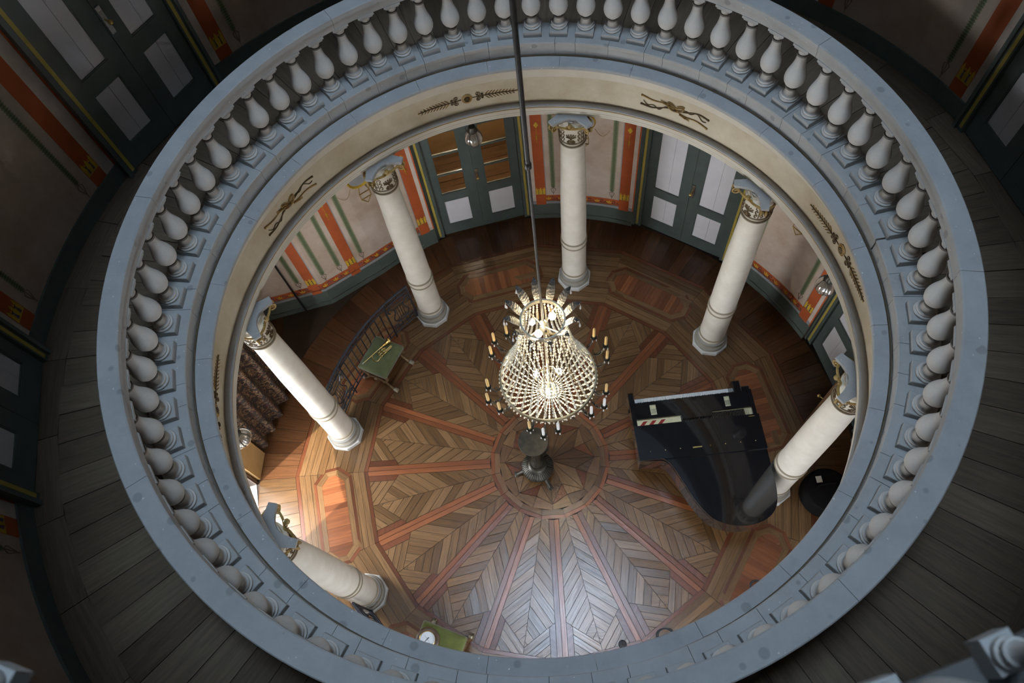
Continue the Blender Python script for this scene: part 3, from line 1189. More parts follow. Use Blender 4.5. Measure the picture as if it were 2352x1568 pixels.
def seg_base(fn, u0, u1, parent, blocks=()):
    quad_on(MB(), fn, u0, u1, 0.10, 0.36, 0.006, 8).build('dado', 'dado', parent)
    quad_on(MB(), fn, u0, u1, 0, 0.10, 0.014, 8).build('skirting', 'dado', parent)
    quad_on(MB(), fn, u0, u1, 0.36, 0.43, 0.004, 8).build('dado_cap', 'dado_grey', parent)
    quad_on(MB(), fn, u0, u1, 0.43, 0.56, 0.002, 8).build('border_field', 'orange', parent)
    quad_on(MB(), fn, u0, u1, 0.418, 0.43, 0.007, 8).build('border_edge', 'line_dark', parent)
    scrolls_on(fn, u0, u1, 0.43, 0.56, parent)


def band_at(fn, u0, u1, parent, ztop=3.3):
    quad_on(MB(), fn, u0, u1, 0.34, 0.60, 0.007, 1).build('band_block', 'orange', parent)
    quad_on(MB(), fn, u0, u1, 0.60, ztop, 0.003, 1).build('orange_band', 'orange', parent)
    quad_on(MB(), fn, u0 - 0.014, u0, 0.57, ztop, 0.002, 1).build('grey_edge', 'dado_grey', parent)
    crown_on(fn, u0 + 0.005, u1 - 0.005, 0.60, 0.76, parent)
    flame_on(fn, (u0 + u1) / 2, 1.75, parent)


seg_base(fc1, -HWB + 0.23, uA, wall_nw)
quad_on(MB(), fc1, -HWB, -HWB + 0.23, 0, 0.36, 0.006, 2).build('dado', 'dado', wall_nw)
bay_paint(fc1, HWB, 0, 3.3, wall_nw, halves=(-1,), dado=False)
seg_base(fab, 0, lab_, wall_nw)
seg_base(fbc, 0, lbc, wall_nw)
band_at(fab, 0.29, 0.44, wall_nw)
gg = lambda fn, uc: (lambda u, z, off: fn(u + uc, z, off))
garland_on('garland', gg(fab, 0.175), 0.74, 3.3, 0.044, wall_nw)
garland_on('garland', gg(fab, 0.545), 0.74, 3.3, 0.044, wall_nw)
garland_on('garland', gg(fab, 0.80), 0.74, 3.3, 0.044, wall_nw)
band_at(fbc, 0.06, 0.20, wall_nw)
garland_on('garland', gg(fbc, 0.30), 0.74, 3.3, 0.044, wall_nw)
medallion_paint(fc1, 2.12, wall_nw)
# thin black pipe down the wall at the passage
tag(MB().tube([fbc(0.42, 0.02, 0.03), fbc(0.42, 3.45, 0.03)], 0.014, 8).build('drop_pipe', 'rubber'), 'thin black pipe running down the painted wall left of the railing', 'pipe')

# passage: far wall, near pier, ceilings
mb = MB()
mb.box(-5.9, -5.7, -0.2, 2.9, 0, H_G)
wall_w = mb.build('wall_west', 'ochre')
tag(wall_w, 'dim ochre end wall of the passage on the left', 'wall', kind='structure')
mb = MB()
p0, p1 = P(R_WALL, 171.5, 0)[:2], P(R_WALL, 176.6, 0)[:2]
cpanel(mb, 171.8, 177.2, 0, H_G, R_WALL, 0.20, 4)
mb.box(-5.75, -4.06, 0.34, 0.50, 0, H_G)
pier = mb.build('wall_pier', 'ochre')
tag(pier, 'narrow ochre pier between the passage and the terrace door', 'wall', kind='structure')

tag(MB().box(-5.95, -3.6, 0.34, 3.1, H_G, H_G + 0.2).build('ceiling_passage', 'ochre'), 'flat ceiling over the passage on the left', 'ceiling', kind='structure')

# ------------------------------------------------------------------ doors of the ground floor
def door_set(nm, tc, r, z0, H, hw, kinds, label, half_cas, leafhw, mats=None, glazed=False, parent_label='door'):
    """double door in a local frame: x to the viewer's right seen from the room centre, y = outwards"""
    a = rad(tc)
    d = empty(nm, P(r, tc, z0), a - pi / 2)     # local y -> outward, local x -> clockwise
    tag(d, label, 'door', kind='structure')
    green = 'door_green'
    # casing
    for s in (-1, 1):
        x0, x1 = sorted((s * leafhw, s * half_cas))
        mb = MB()
        mb.box(x0, x1, -0.005, 0.14, 0, H + 0.12)
        e = s * (half_cas - 0.035)
        x0, x1 = sorted((e, s * half_cas))
        mb.box(x0, x1, -0.03, -0.0052, 0, H + 0.12)
        mb.build('casing', green, d)
        e0, e1 = sorted((s * (half_cas - 0.085), s * (half_cas - 0.052)))
        MB().box(e0, e1, -0.009, -0.0055, 0.04, H + 0.10).build('casing_stripe', 'door_stripe', d)
    MB().box(-leafhw, leafhw, -0.005, 0.14, H, H + 0.12).build('casing_head', green, d)
    for s in (-1, 1):
        kind = kinds[0] if s < 0 else kinds[1]
        lf = MB()
        w = leafhw - 0.004
        g = lambda x0, x1, z0_, z1_, y0=0.03, y1=0.07: lf.box(min(s * x0, s * x1), max(s * x0, s * x1), y0, y1, z0_, z1_)
        st0, st1 = 0.145, w - 0.115            # inner edges of the stiles
        g(0.002, st0, 0.01, H)
        g(st1, w, 0.01, H)
        g(st0, st1, 0.01, 0.235)
        g(st0, st1, 0.80, 0.965)
        g(st0, st1, H - 0.13, H)
        # bead round the panels
        leaf = lf.build('leaf', green, d)
        bd = MB()
        for (zz0, zz1) in ((0.235, 0.80), (0.965, H - 0.13)):
            for q in ((st0, st0 + 0.012, zz0, zz1), (st1 - 0.012, st1, zz0, zz1), (st0, st1, zz0, zz0 + 0.012), (st0, st1, zz1 - 0.012, zz1)):
                x0, x1 = sorted((s * q[0], s * q[1]))
                bd.box(x0, x1, 0.034, 0.052, q[2], q[3])
        bd.build('panel_bead', green, leaf)
        x0, x1 = sorted((s * (st0 + 0.006), s * (st1 - 0.006)))
        xm = x0 + (x1 - x0) * 0.55
        if kind == 'glass':
            MB().box(x0, x1, 0.045, 0.057, 0.24, 0.795).build('lower_panel', 'door_panel', leaf)
            n = 4
            hh = (H - 0.13 - 0.965) / n
            for i in range(n):
                zz = 0.965 + i * hh
                MB().box(x0, x1, 0.048, 0.051, zz + 0.016, zz + hh - 0.016).build('pane', 'pane_glass', leaf)
                if i:
                    MB().box(x0, x1, 0.03, 0.065, zz - 0.014, zz + 0.014).build('glazing_bar', green, leaf)
        else:
            for (zz0, zz1) in ((0.24, 0.795), (0.97, H - 0.135)):
                for (xa, xb) in ((x0, xm - 0.0015), (xm + 0.0015, x1)):
                    MB().box(xa, xb, 0.045, 0.057, zz0, zz1).build('panel', 'door_panel', leaf)
    hd = MB()
    hd.box(0.012, 0.055, 0.018, 0.03, 1.10, 1.36)
    hd.build('lock_plate', 'silver', d)
    h2 = MB()
    h2.tube([(0.03, 0.02, 1.24), (0.03, -0.035, 1.24)], 0.009, 8)
    h2.ball((0.03, -0.05, 1.24), 0.024, 10, 6)
    h2.build('knob', 'brass', d)
    return d


HC, LH = 3.95 * math.tan(rad(11.15)), 3.95 * math.tan(rad(9.35))
RD = 3.95
door_set('door_1', 98.3, RD * cos(rad(5)), 0, 2.75, 0, ('glass', 'glass'), 'green double door with glass panes and two bright white lower panels', HC, LH)
door_set('door_2', 53.3, RD * cos(rad(5)), 0, 2.75, 0, ('solid', 'solid'), 'green double door with tall pale panels right of the far column', HC, LH)
door_set('door_3', 8.3, RD * cos(rad(5)), 0, 2.75, 0, ('solid', 'solid'), 'green double door half hidden by the entablature on the right', HC, LH)
# lintels above the doors
for t, nm in ((98.3, 'trim_2'), (53.3, 'trim_3'), (8.3, 'trim_4'), (188.3, 'trim_5')):
    tag(cpanel(MB(), t - 11.3, t + 11.3, 2.87 if t < 180 else 2.75, H_G, R_WALL + 0.01, 0.2, 10).build(nm, 'plaster'), {98.3: 'plaster lintel above the glazed green door', 53.3: 'plaster lintel above the pale panelled door', 8.3: 'plaster lintel above the right hand door', 188.3: 'plaster lintel above the terrace opening'}[t], 'lintel', kind='structure')

# room behind the glazed door
rm = MB()
a = rad(98.3)


def loc2(u, w):
    p = rotp((u, w), a)
    return p


for (u0, u1, w0, w1) in ((5.62, 5.72, -1.0, 1.0), (4.14, 5.72, -1.05, -0.97), (4.14, 5.72, 0.97, 1.05)):
    q = [loc2(u0, w0), loc2(u1, w0), loc2(u1, w1), loc2(u0, w1)]
    rm.prism(q, 0, 3.0)
rm.prism([loc2(4.14, -1.05), loc2(5.72, -1.05), loc2(5.72, 1.05), loc2(4.14, 1.05)], 3.0, 3.1)
tag(rm.build('wall_backroom', 'ochre'), 'ochre walls of the room seen through the glazed door', 'wall', kind='structure')
bl = bpy.data.lights.new('back_room_fill', 'POINT')  # added fill light, no fitting there; brightens the room behind the panes
bl.energy = 85
bl.color = (1, 0.93, 0.82)
bl.shadow_soft_size = 0.12
blo = bpy.data.objects.new('back_room_fill', bl)
blo.location = (*loc2(4.95, 0.1), 2.6)
COL.objects.link(blo)

# terrace door: open, jambs with a carved dark frame
tj = empty('door_4', P(R_WALL, 188.3, 0), rad(188.3) - pi / 2)
tag(tj, 'open terrace doorway with a dark fluted frame at the left edge of the floor', 'door', kind='structure')
for s in (-1, 1):
    mb = MB()
    for j in range(6):
        x0, x1 = sorted((s * (0.70 + 0.026 * j), s * (0.70 + 0.026 * j + 0.02)))
        mb.box(x0, x1, -0.02 - 0.01 * (j % 2), 0.22, 0, 2.75)
    x0, x1 = sorted((s * 0.70, s * 0.86))
    mb.box(x0, x1, 0.0, 0.22, 0, 2.75)
    mb.build('jamb', 'dark_wood', tj)
MB().box(-0.70, 0.70, -0.01, 0.22, -0.012, 0.003).build('threshold', 'terrace', tj)
tr = MB()
tp = empty('terrace', P(5.35, 188.3, 0), rad(188.3) - pi / 2)
tag(tp, 'sunlit terrace with pale and blue stripes beyond the open doorway', 'terrace', kind='structure')
MB().box(-1.6, 1.3, -1.17, 1.5, -0.25, -0.012).build('paving', 'terrace', tp)
for j in range(7):
    MB().box(-1.1 + 0.0, 1.1, -1.0 + 0.2 * j, -1.0 + 0.2 * j + 0.09, -0.012, -0.006).build('blue_stripe', 'terrace_blue', tp)

# tall windows on the near side (out of sight below the ledge): the daylight of the room
for i, t in enumerate((233.3, 278.3, 323.3)):
    w = empty('window_%d' % (i + 1), P(R_WALL, t, 0), rad(t) - pi / 2)
    tag(w, ['tall daylit window on the near left side of the hall', 'tall daylit window on the near side of the hall', 'tall daylit window on the near right side of the hall'][i], 'window', kind='structure')
    fr = MB()
    for x in (-0.80, -0.045, 0.70):
        fr.box(x, x + (0.10 if x != -0.045 else 0.09), 0.0, 0.12, 0, 2.85)
    for z in (0.0, 0.55, 1.3, 2.05, 2.75):
        fr.box(-0.80, 0.80, 0.02, 0.10, z, z + 0.06)
    fr.build('frame', 'door_green', w)
    for s in (-1, 1):
        for z in (0.61, 1.36, 2.11):
            x0, x1 = sorted((s * 0.045, s * 0.70))
            MB().box(x0, x1, 0.055, 0.062, z, z + 0.69 if z < 2 else 2.75).build('pane', 'win_pane%d' % i, w)
        x0, x1 = sorted((s * 0.045, s * 0.70))
        MB().box(x0, x1, 0.05, 0.07, 0.06, 0.55).build('lower_panel', 'door_panel', w)
    MB().box(-0.82, 0.82, 0.0, 0.2, 2.85, H_G).build('head', 'white_plaster', w)

# ------------------------------------------------------------------ gallery wall with its doors
up = MB().arc([(R_UP, Z_GAL - 0.02), (R_UP + 0.25, Z_GAL - 0.02), (R_UP + 0.25, Z_UP - 0.3), (R_UP, Z_UP - 0.3)], 0, 360, 144).build('wall_gallery', 'plaster')
tag(up, 'dark painted round wall of the gallery behind the balustrade', 'wall', kind='structure')
MB().arc([(R_UP - 0.03, Z_GAL), (R_UP, Z_GAL), (R_UP, Z_GAL + 0.17), (R_UP - 0.02, Z_GAL + 0.17)], 0, 360, 144).build('skirting', 'dado', up)
HU = R_UP * rad(13.3)
for c in (COLS[7], COLS[0], COLS[1], COLS[2], COLS[3]):
    fn = cylfn(c, R_UP)
    o1, o2 = HU - 0.29, HU - 0.14
    for s in (-1, 1):
        f2 = (lambda u, z, off, s=s: fn(s * u, z, off))
        quad_on(MB(), f2, o1, o2, Z_GAL + 0.17, Z_GAL + 0.30, 0.005, 1).build('band_block', 'orange', up)
        quad_on(MB(), f2, o1, o2, Z_GAL + 0.30, Z_UP - 0.5, 0.003, 1).build('orange_band', 'orange', up)
        crown_on(f2, o1 + 0.005, o2 - 0.005, Z_GAL + 0.30, Z_GAL + 0.46, up)
        quad_on(MB(), f2, o2, HU - 0.02, Z_GAL + 0.17, Z_UP - 0.5, 0.002, 1).build('pale_strip', 'plaster_pale', up)
        quad_on(MB(), f2, HU - 0.02, HU, Z_GAL + 0.17, Z_UP - 0.5, 0.004, 1).build('orange_edge', 'orange_line', up)
        garland_on('garland', (lambda u, z, off, f2=f2: f2(u + o1 - 0.12, z, off)), Z_GAL + 0.36, Z_UP - 0.5, 0.034, up)
HCU, LHU = R_UP * math.tan(rad(9.25)), R_UP * math.tan(rad(7.9))
for i, (t, lb) in enumerate(((143.15, 'dark double door with grey panels on the gallery at the upper left'), (188.2, 'dark gallery door cut by the left edge of the picture'), (8.3, 'dark gallery door cut by the right edge of the picture'))):
    d = door_set('door_%d' % (5 + i), t, 3.98, Z_GAL, 2.5, 0, ('solid', 'solid'), lb, HCU, LHU)

# upper floor ring (ceiling of the gallery) and everything above
upf = MB().arc([(3.24, 7.46), (4.45, 7.46), (4.45, Z_UP), (3.015, Z_UP), (3.015, Z_UP - 0.04), (3.24, Z_UP - 0.06)], 0, 360, 120).build('floor_upper', 'low_bounce_plaster')
tag(upf, 'underside and edge of the upper floor ring over the gallery', 'floor', kind='structure')
tag(MB().arc([(4.2, Z_UP), (4.4, Z_UP), (4.4, 11.2), (4.2, 11.2)], 0, 360, 96).build('wall_upper', 'low_bounce_plaster'), 'plain round wall of the top storey', 'wall', kind='structure')
SKZ, SKR = 20.0, 1.6  # unseen skylight set high and narrow so the gallery walls stay dim
dome = []
for i in range(13):
    q = i / 12 * pi / 2 * 0.86
    dome.append((SKR + (4.4 - SKR) * cos(q * 1.16), 11.2 + (SKZ - 11.2) * sin(q * 1.16)))
tag(MB().arc(dome + [(p[0] + 0.2, p[1] + 0.1) for p in dome[::-1]], 0, 360, 96).build('ceiling', 'low_bounce_plaster'), 'unseen dark dome, shaped to keep skylight off the gallery walls', 'ceiling', kind='structure')
sk = empty('window_4', (0, 0, SKZ))
tag(sk, 'round glazed skylight over the opening', 'skylight', kind='structure')
for k in range(8):
    a0, a1 = 45 * k + 0.6, 45 * (k + 1) - 0.6
    poly = [P(0.25, a0, 0)[:2]] + [P(SKR + 0.05, a0 + (a1 - a0) * i / 8, 0)[:2] for i in range(9)] + [P(0.25, a1, 0)[:2]]
    MB().prism(poly, 0, 0.01).build('pane', 'sky_pane', sk)
    MB().tube([P(0.2, 45 * k, -0.01), P(SKR + 0.05, 45 * k, -0.01)], 0.02, 6).build('glazing_bar', 'iron', sk)
MB().lathe([(0.28, -0.04), (0.28, 0.03)], n=24).build('hub', 'iron', sk)

# ================================================================== BALUSTRADE OF THE GALLERY
PB = [(0.078, 0.060), (0.083, 0.064), (0.085, 0.072), (0.083, 0.080), (0.077, 0.084), (0.070, 0.085), (0.070, 0.092), (0.073, 0.094), (0.074, 0.100), (0.071, 0.106), (0.063, 0.107), (0.055, 0.113), (0.048, 0.127), (0.043, 0.145), (0.040, 0.165)]
PV = [(0.036, 0.183), (0.040, 0.195), (0.052, 0.203), (0.070, 0.220), (0.082, 0.243), (0.0885, 0.272), (0.0880, 0.300), (0.081, 0.335), (0.069, 0.372), (0.056, 0.410), (0.047, 0.450), (0.042, 0.490), (0.040, 0.522)]
PN = [(0.040, 0.540), (0.041, 0.560), (0.046, 0.576), (0.050, 0.582), (0.054, 0.586), (0.054, 0.590)]
me_foot = MB().lathe(PB, n=28)
me_vase = MB().lathe(PV, n=28)
me_neck = MB().lathe(PN, n=24)
me_ring = MB().lathe([(0.036, 0.163), (0.049, 0.166), (0.051, 0.174), (0.049, 0.182), (0.034, 0.185)], n=24)
me_ring2 = MB().lathe([(0.036, 0.520), (0.049, 0.523), (0.051, 0.531), (0.049, 0.539), (0.036, 0.542)], n=24)
me_plinth = MB().bevbox(-0.103, 0.085, -0.087, 0.087, 0.0, 0.061, 0.004)
me_cap = MB()
me_cap.box(-0.058, 0.058, -0.062, 0.062, 0.588, 0.604)
me_cap.box(-0.064, 0.064, -0.076, 0.076, 0.604, 0.6255)


def balustrade(name, label, R, zb, angles, center=(0, 0), slim=1.0):
    root = empty(name, (center[0], center[1], 0))
    tag(root, label, 'balustrade')
    first = None
    for i, t in enumerate(angles):
        p = P(R, t, zb)
        rz = rad(t)
        if first is None:
            v = me_vase.build('baluster', 'baluster_stone', root, p, rz)
            kids = [me_foot.build('foot', 'baluster_stone', v), me_neck.build('neck', 'baluster_stone', v), me_ring.build('ring', 'ring_dark', v), me_ring2.build('ring', 'ring_dark', v),
                    me_plinth.build('plinth', 'stone', v), me_cap.build('cap_block', 'stone', v)]
            v.scale = (slim, slim, 1.0)
            first = (v, kids)
        else:
            v = inst(first[0], root, p, rz)
            for k in first[1]:
                inst(k, v)
    return root


bal = balustrade('gallery_balustrade', 'round stone balustrade with vase shaped balusters round the opening', 2.938, Z_BASE, [113.17 - 5 * k for k in range(72)], (-0.008, 0.005))
MB().arc([(2.757, 4.270), (2.772, 4.270), (2.772, 4.290), (2.764, 4.290)], 0, 360, 144).build('joint_crack', 'line_dark', bal)
for i in range(60):
    t0, t1 = 6 * i + 2 + 1.2 * sin(i * 2.3), 6 * (i + 1) + 2 + 1.2 * sin((i + 1) * 2.3) - 0.07
    MB().arc([(2.775, 4.286), (3.04, 4.286), (3.04, Z_BASE), (2.768, Z_BASE), (2.762, Z_BASE - 0.008), (2.775, Z_BASE - 0.05)], t0, t1, 3).build('base_stone', 'stone', bal)
RAILJ = [-58.9, -13.5, 30.3, 75.0, 119.2, 164.0, 209.5, 255.5, 301.1]
for i in range(8):
    t0, t1 = RAILJ[i], RAILJ[i + 1] - 0.06
    MB().arc([(2.879, 5.066), (3.004, 5.066), (3.004, 5.120), (3.018, 5.130), (3.018, 5.182), (3.010, 5.190), (2.878, 5.190), (2.869, 5.182), (2.869, 5.140), (2.879, 5.132)], t0, t1, 24).build('rail_stone', 'stone', bal)

# upper balustrade just below the camera (only a few balusters reach into the picture)
ub = balustrade('upper_balustrade', 'blurred slender balustrade of the upper floor at the lower picture corners', 3.026, Z_UP, [-118.7, -113.9, -109.0, -104.1, -98.9, -93.7, -88.5, -83.5, -78.75, -74.05, -69.3], slim=0.39)
MB().arc([(3.02, Z_UP + 0.66), (3.10, Z_UP + 0.66), (3.10, Z_UP + 0.72), (3.02, Z_UP + 0.72)], -128, -56, 30).build('rail', 'stone', ub)


# ================================================================== COLUMNS
def make_column(t, label):
    o = empty('column', P(R_COL, t, 0), rad(t))
    tag(o, label, 'column', 'columns carrying the round gallery')
    return o


def octa(r, rot=22.5):
    return [(r * cos(rad(45 * k + rot)), r * sin(rad(45 * k + rot))) for k in range(8)]


def prism_taper(mb, poly0, poly1, z0, z1):
    n = len(poly0)
    mb.add([(p[0], p[1], z0) for p in poly0] + [(p[0], p[1], z1) for p in poly1], [tuple(range(n))[::-1], tuple(range(n, 2 * n))] + [(i, (i + 1) % n, n + (i + 1) % n, n + i) for i in range(n)])


proto = {}
mb = MB()
mb.prism(octa(0.250), 0.003, 0.070)
prism_taper(mb, octa(0.250), octa(0.238), 0.070, 0.085)
proto['plinth'] = (mb, 'plinth')
proto['base'] = (MB().lathe([(0.205, 0.085), (0.216, 0.095), (0.219, 0.118), (0.212, 0.140), (0.198, 0.148), (0.190, 0.165), (0.188, 0.185), (0.198, 0.195), (0.201, 0.212), (0.194, 0.228), (0.180, 0.235), (0.180, 0.252)], n=36), 'base_stone')
mb = MB()
mb.lathe([(0.199, 0.146), (0.2035, 0.150), (0.1965, 0.158), (0.190, 0.160)], n=36)
mb.lathe([(0.190, 0.180), (0.196, 0.186), (0.1985, 0.193), (0.190, 0.197)], n=36)
mb.lathe([(0.210, 0.084), (0.221, 0.086), (0.2195, 0.096), (0.210, 0.098)], n=36)
proto['base_groove'] = (mb, 'col_ring')
proto['astragal'] = (MB().lathe([(0.176, 0.300), (0.186, 0.305), (0.186, 0.320), (0.176, 0.326)], n=36), 'col_ring')
proto['lower_shaft'] = (MB().lathe([(0.182, 0.252), (0.176, 0.29), (0.173, 0.33), (0.171, 0.985)], n=40), 'column')
mb = MB()
mb.lathe([(0.170, 0.985), (0.182, 0.990), (0.183, 1.004), (0.174, 1.010)], n=36)
mb.lathe([(0.174, 1.085), (0.183, 1.090), (0.182, 1.106), (0.168, 1.112)], n=36)
proto['shaft_ring'] = (mb, 'col_ring')
mb = MB()
mb.lathe([(0.173, 1.010), (0.174, 1.085)], n=40)
mb.lathe([(0.170, 1.112), (0.168, 1.5), (0.160, 2.2), (0.145, 2.8), (0.139, 3.035)], n=40)
proto['shaft'] = (mb, 'column')
mb = MB()
mb.lathe([(0.139, 3.026), (0.157, 3.034), (0.159, 3.050), (0.147, 3.057)], n=36)
mb.lathe([(0.147, 3.088), (0.162, 3.094), (0.160, 3.108), (0.142, 3.112)], n=36)
proto['neck_ring'] = (mb, 'col_ring')
mb = MB()
mb.lathe([(0.1435, 3.056), (0.1445, 3.089)], n=36)
mb.lathe([(0.150, 3.110), (0.152, 3.22), (0.158, 3.31), (0.170, 3.355), (0.150, 3.38), (0.15, 3.44)], n=36)
proto['bell'] = (mb, 'cream_light')
# abacus: concave sides, cut corners
poly = []
for k in range(4):
    a = rad(45 + 90 * k)
    c0 = (cos(a), sin(a))
    t_ = (-sin(a), cos(a))
    poly += [(0.300 * c0[0] - 0.036 * t_[0], 0.300 * c0[1] - 0.036 * t_[1]), (0.300 * c0[0] + 0.036 * t_[0], 0.300 * c0[1] + 0.036 * t_[1])]
    a2 = rad(45 + 90 * k + 90)
    p_s = Vector(poly[-1])
    p_e = Vector((0.300 * cos(a2) - 0.036 * -sin(a2), 0.300 * sin(a2) - 0.036 * cos(a2)))
    mid = rad(90 + 90 * k)
    for i in range(1, 8):
        t = i / 8
        p = p_s.lerp(p_e, t)
        q = 0.10 * sin(pi * t)
        poly.append((p.x - cos(mid) * q, p.y - sin(mid) * q))
mb = MB()
mb.prism([(p[0] * 0.96, p[1] * 0.96) for p in poly], 3.436, 3.450)
mb.prism(poly, 3.450, 3.481)
proto['abacus'] = (mb, 'ledge_stone')


def capital_parts(parent, build=True):
    outs = []
    # volutes at the four corners, with scrolled bands between
    for k in range(4):
        a = rad(45 + 90 * k)
        c0, t_ = Vector((cos(a), sin(a), 0)), Vector((-sin(a), cos(a), 0))
        mv = MB()
        for s in (-1, 1):
            pts = []
            for i in range(24):
                t = i / 23
                rr = 0.044 * (1 - 0.8 * t)
                an = pi / 2 - 2 * pi * 1.3 * t
                pts.append(c0 * (0.262 + rr * cos(an)) + t_ * (s * 0.024) + Vector((0, 0, 3.385 + rr * sin(an))))
            mv.tube(pts, 0.011, 6)
            # curved stem running back to the bell
            pts = []
            for i in range(9):
                t = i / 8
                side = a + s * rad(45) * (1 - t)
                r_ = 0.165 + 0.097 * t
                pts.append(Vector((r_ * cos(side), r_ * sin(side), 3.355 + 0.074 * sin(t * pi / 2))) + (t_ * (s * 0.024 * t)))
            mv.tube(pts, [0.014 - 0.003 * i / 8 for i in range(9)], 6)
        mv.ball(c0 * 0.262 + Vector((0, 0, 3.385)), 0.02, 8, 5)
        outs.append(mv.build('volute', 'orn_gold', parent))
        # palmette in the middle of each face
        m2 = MB()
        am = rad(90 * k)
        f = lambda u, z, r=0.155: Vector((r * cos(am + u / 0.155), r * sin(am + u / 0.155), z))
        for q in (-1.15, -0.75, -0.38, 0.0, 0.38, 0.75, 1.15):
            L = 0.085 if abs(q) < 1 else 0.065
            pts = [f(0, 3.185), f(sin(q) * L * 0.5, 3.185 + cos(q) * L * 0.55), f(sin(q) * L * 0.95, 3.185 + cos(q) * L * 0.9)]
            m2.tube(pts, [0.003, 0.006, 0.0085], 5)
        for s in (-1, 1):
            pts = []
            for i in range(18):
                t = i / 17
                rr = 0.024 * (1 - 0.8 * t)
                an = pi / 2 + s * 2 * pi * 1.2 * t
                pts.append(f(s * 0.030 - rr * 0 + rr * cos(an), 3.140 + rr * sin(an)))
            m2.tube(pts, 0.0065, 5)
        m2.tube([f(0, 3.12), f(0, 3.19)], 0.010, 5)
        outs.append(m2.build('palmette', 'orn_dark', parent))
        m3 = MB()
        am2 = rad(90 * k + 45)
        g = lambda u, z, r=0.155: Vector((r * cos(am2 + u / 0.155), r * sin(am2 + u / 0.155), z))
        m3.tube([g(0, 3.12), g(0, 3.30)], 0.005, 5)
        for s in (-1, 1):
            for zc in (3.16, 3.22, 3.28):
                pts = []
                for i in range(12):
                    t = i / 11
                    rr = 0.026 * (1 - 0.6 * t)
                    an = -pi / 2 + s * 2 * pi * 0.75 * t
                    pts.append(g(s * 0.026 + rr * cos(an) * 0.8, zc + rr * sin(an)))
                m3.tube(pts, 0.006, 5)
        outs.append(m3.build('scrollwork', 'orn_dark', parent))
        m4 = MB()
        fm = lambda u, z, r: Vector((r * cos(am + u / r), r * sin(am + u / r), z))
        for q in (-0.9, -0.45, 0.0, 0.45, 0.9):
            m4.tube([fm(0, 3.40, 0.185), fm(sin(q) * 0.04, 3.40 + cos(q) * 0.03, 0.2), fm(sin(q) * 0.055, 3.405 + cos(q) * 0.045, 0.215)], [0.005, 0.008, 0.009], 5)
        m4.ball(fm(0, 3.465, 0.232), 0.028, 8, 5)
        outs.append(m4.build('flower', 'orn_gold', parent))
    return outs


LABC = {0: 'cream column at the far side with its base standing clear of the furniture', 1: 'sunlit white column right of the iron railing', 2: 'cream column at the left end of the iron railing',
        3: 'half hidden column at the lower left beside the ledge', 6: 'cream column behind the tail of the grand piano', 7: 'cream column right of the pale panelled door'}
firstc = None
for k in (0, 1, 2, 3, 6, 7):
    o = make_column(COLS[k], LABC[k])
    if firstc is None:
        kids = [m_.build(nm, mt, o) for nm, (m_, mt) in proto.items()]
        bell = [c for c in kids if c.name.startswith('bell')][0]
        capital_parts(bell)
        firstc = kids
    else:
        for c in firstc:
            copy_tree(c, o)

# ================================================================== CHANDELIER
AX, AY = 0.0855, -0.0067
ch = empty('chandelier', (AX, AY, 2.3))
tag(ch, 'crystal bead chandelier with lit bulbs and candle arms hanging over the floor', 'chandelier')


def T(r, t, z):          # local to the chandelier empty (z absolute)
    return (r * cos(rad(t)), r * sin(rad(t)), z - 2.3)


MB().tube([(0, 0, 3.86 - 2.3), (0, 0, 5.95 - 2.3)], 0.011, 10).build('rod', 'rod', ch)
MB().tube([(0, 0, 5.95 - 2.3), (0, 0, 19.96 - 2.3)], 0.016, 10).build('rod', 'rod', ch)
MB().lathe([(0.016, 5.93 - 2.3), (0.022, 5.94 - 2.3), (0.022, 5.98 - 2.3), (0.016, 5.99 - 2.3)], n=12).build('rod_sleeve', 'rod', ch)
# crown
crown = MB().arc([(0.182, 3.945 - 2.3), (0.197, 3.945 - 2.3), (0.197, 3.995 - 2.3), (0.182, 3.995 - 2.3)], 0, 360, 40).build('crown_hoop', 'crown_metal', ch)
mb = MB()
for k in range(4):
    mb.tube([T(0.186, 45 + 90 * k, 3.955), T(0.02, 45 + 90 * k, 3.87)], 0.006, 6)
mb.build('crown_strut', 'crown_metal', crown)
MB().lathe([(0.001, 3.80 - 2.3), (0.03, 3.82 - 2.3), (0.035, 3.86 - 2.3), (0.018, 3.90 - 2.3), (0.03, 3.93 - 2.3), (0.012, 3.97 - 2.3)], n=16).build('hub', 'crown_metal', ch)


def palmette_mesh():
    mb = MB()
    n = 9
    rows = []
    for i in range(n):
        t = i / (n - 1)
        w = 0.034 * sin(pi * min(1, t * 0.82 + 0.16)) ** 0.8 + 0.004
        x = 0.0 + 0.125 * t ** 1.2 + 0.03 * max(0, t - 0.75)
        z = 0.185 * t - 0.09 * max(0, t - 0.72) ** 1.0
        rows.append([(x - 0.006 * abs(q), q * w, z) for q in (-1, -0.5, 0, 0.5, 1)])
    vs = [p for r_ in rows for p in r_]
    back = [(p[0] + 0.006, p[1], p[2] - 0.002) for p in vs]
    N = len(vs)
    fs = []
    for i in range(n - 1):
        for j in range(4):
            a = i * 5 + j
            fs += [(a, a + 1, a + 6, a + 5), (N + a + 5, N + a + 6, N + a + 1, N + a)]
    for i in range(n - 1):
        fs += [(i * 5, (i + 1) * 5, N + (i + 1) * 5, N + i * 5), (i * 5 + 4, N + i * 5 + 4, N + (i + 1) * 5 + 4, (i + 1) * 5 + 4)]
    mb.add(vs + back, fs, True)
    for i in range(1, n - 1):
        for s in (-1, 1):
            mb.tube([rows[i][2], rows[min(n - 1, i + 1)][2 + 2 * s]], 0.003, 4)
    return mb


def drop(mb, p, L=0.05, r=0.009):
    mb.lathe([(0.0005, 0), (r * 0.5, -L * 0.2), (r, -L * 0.65), (r * 0.6, -L * 0.9), (0.0005, -L)][::-1], p, 6)


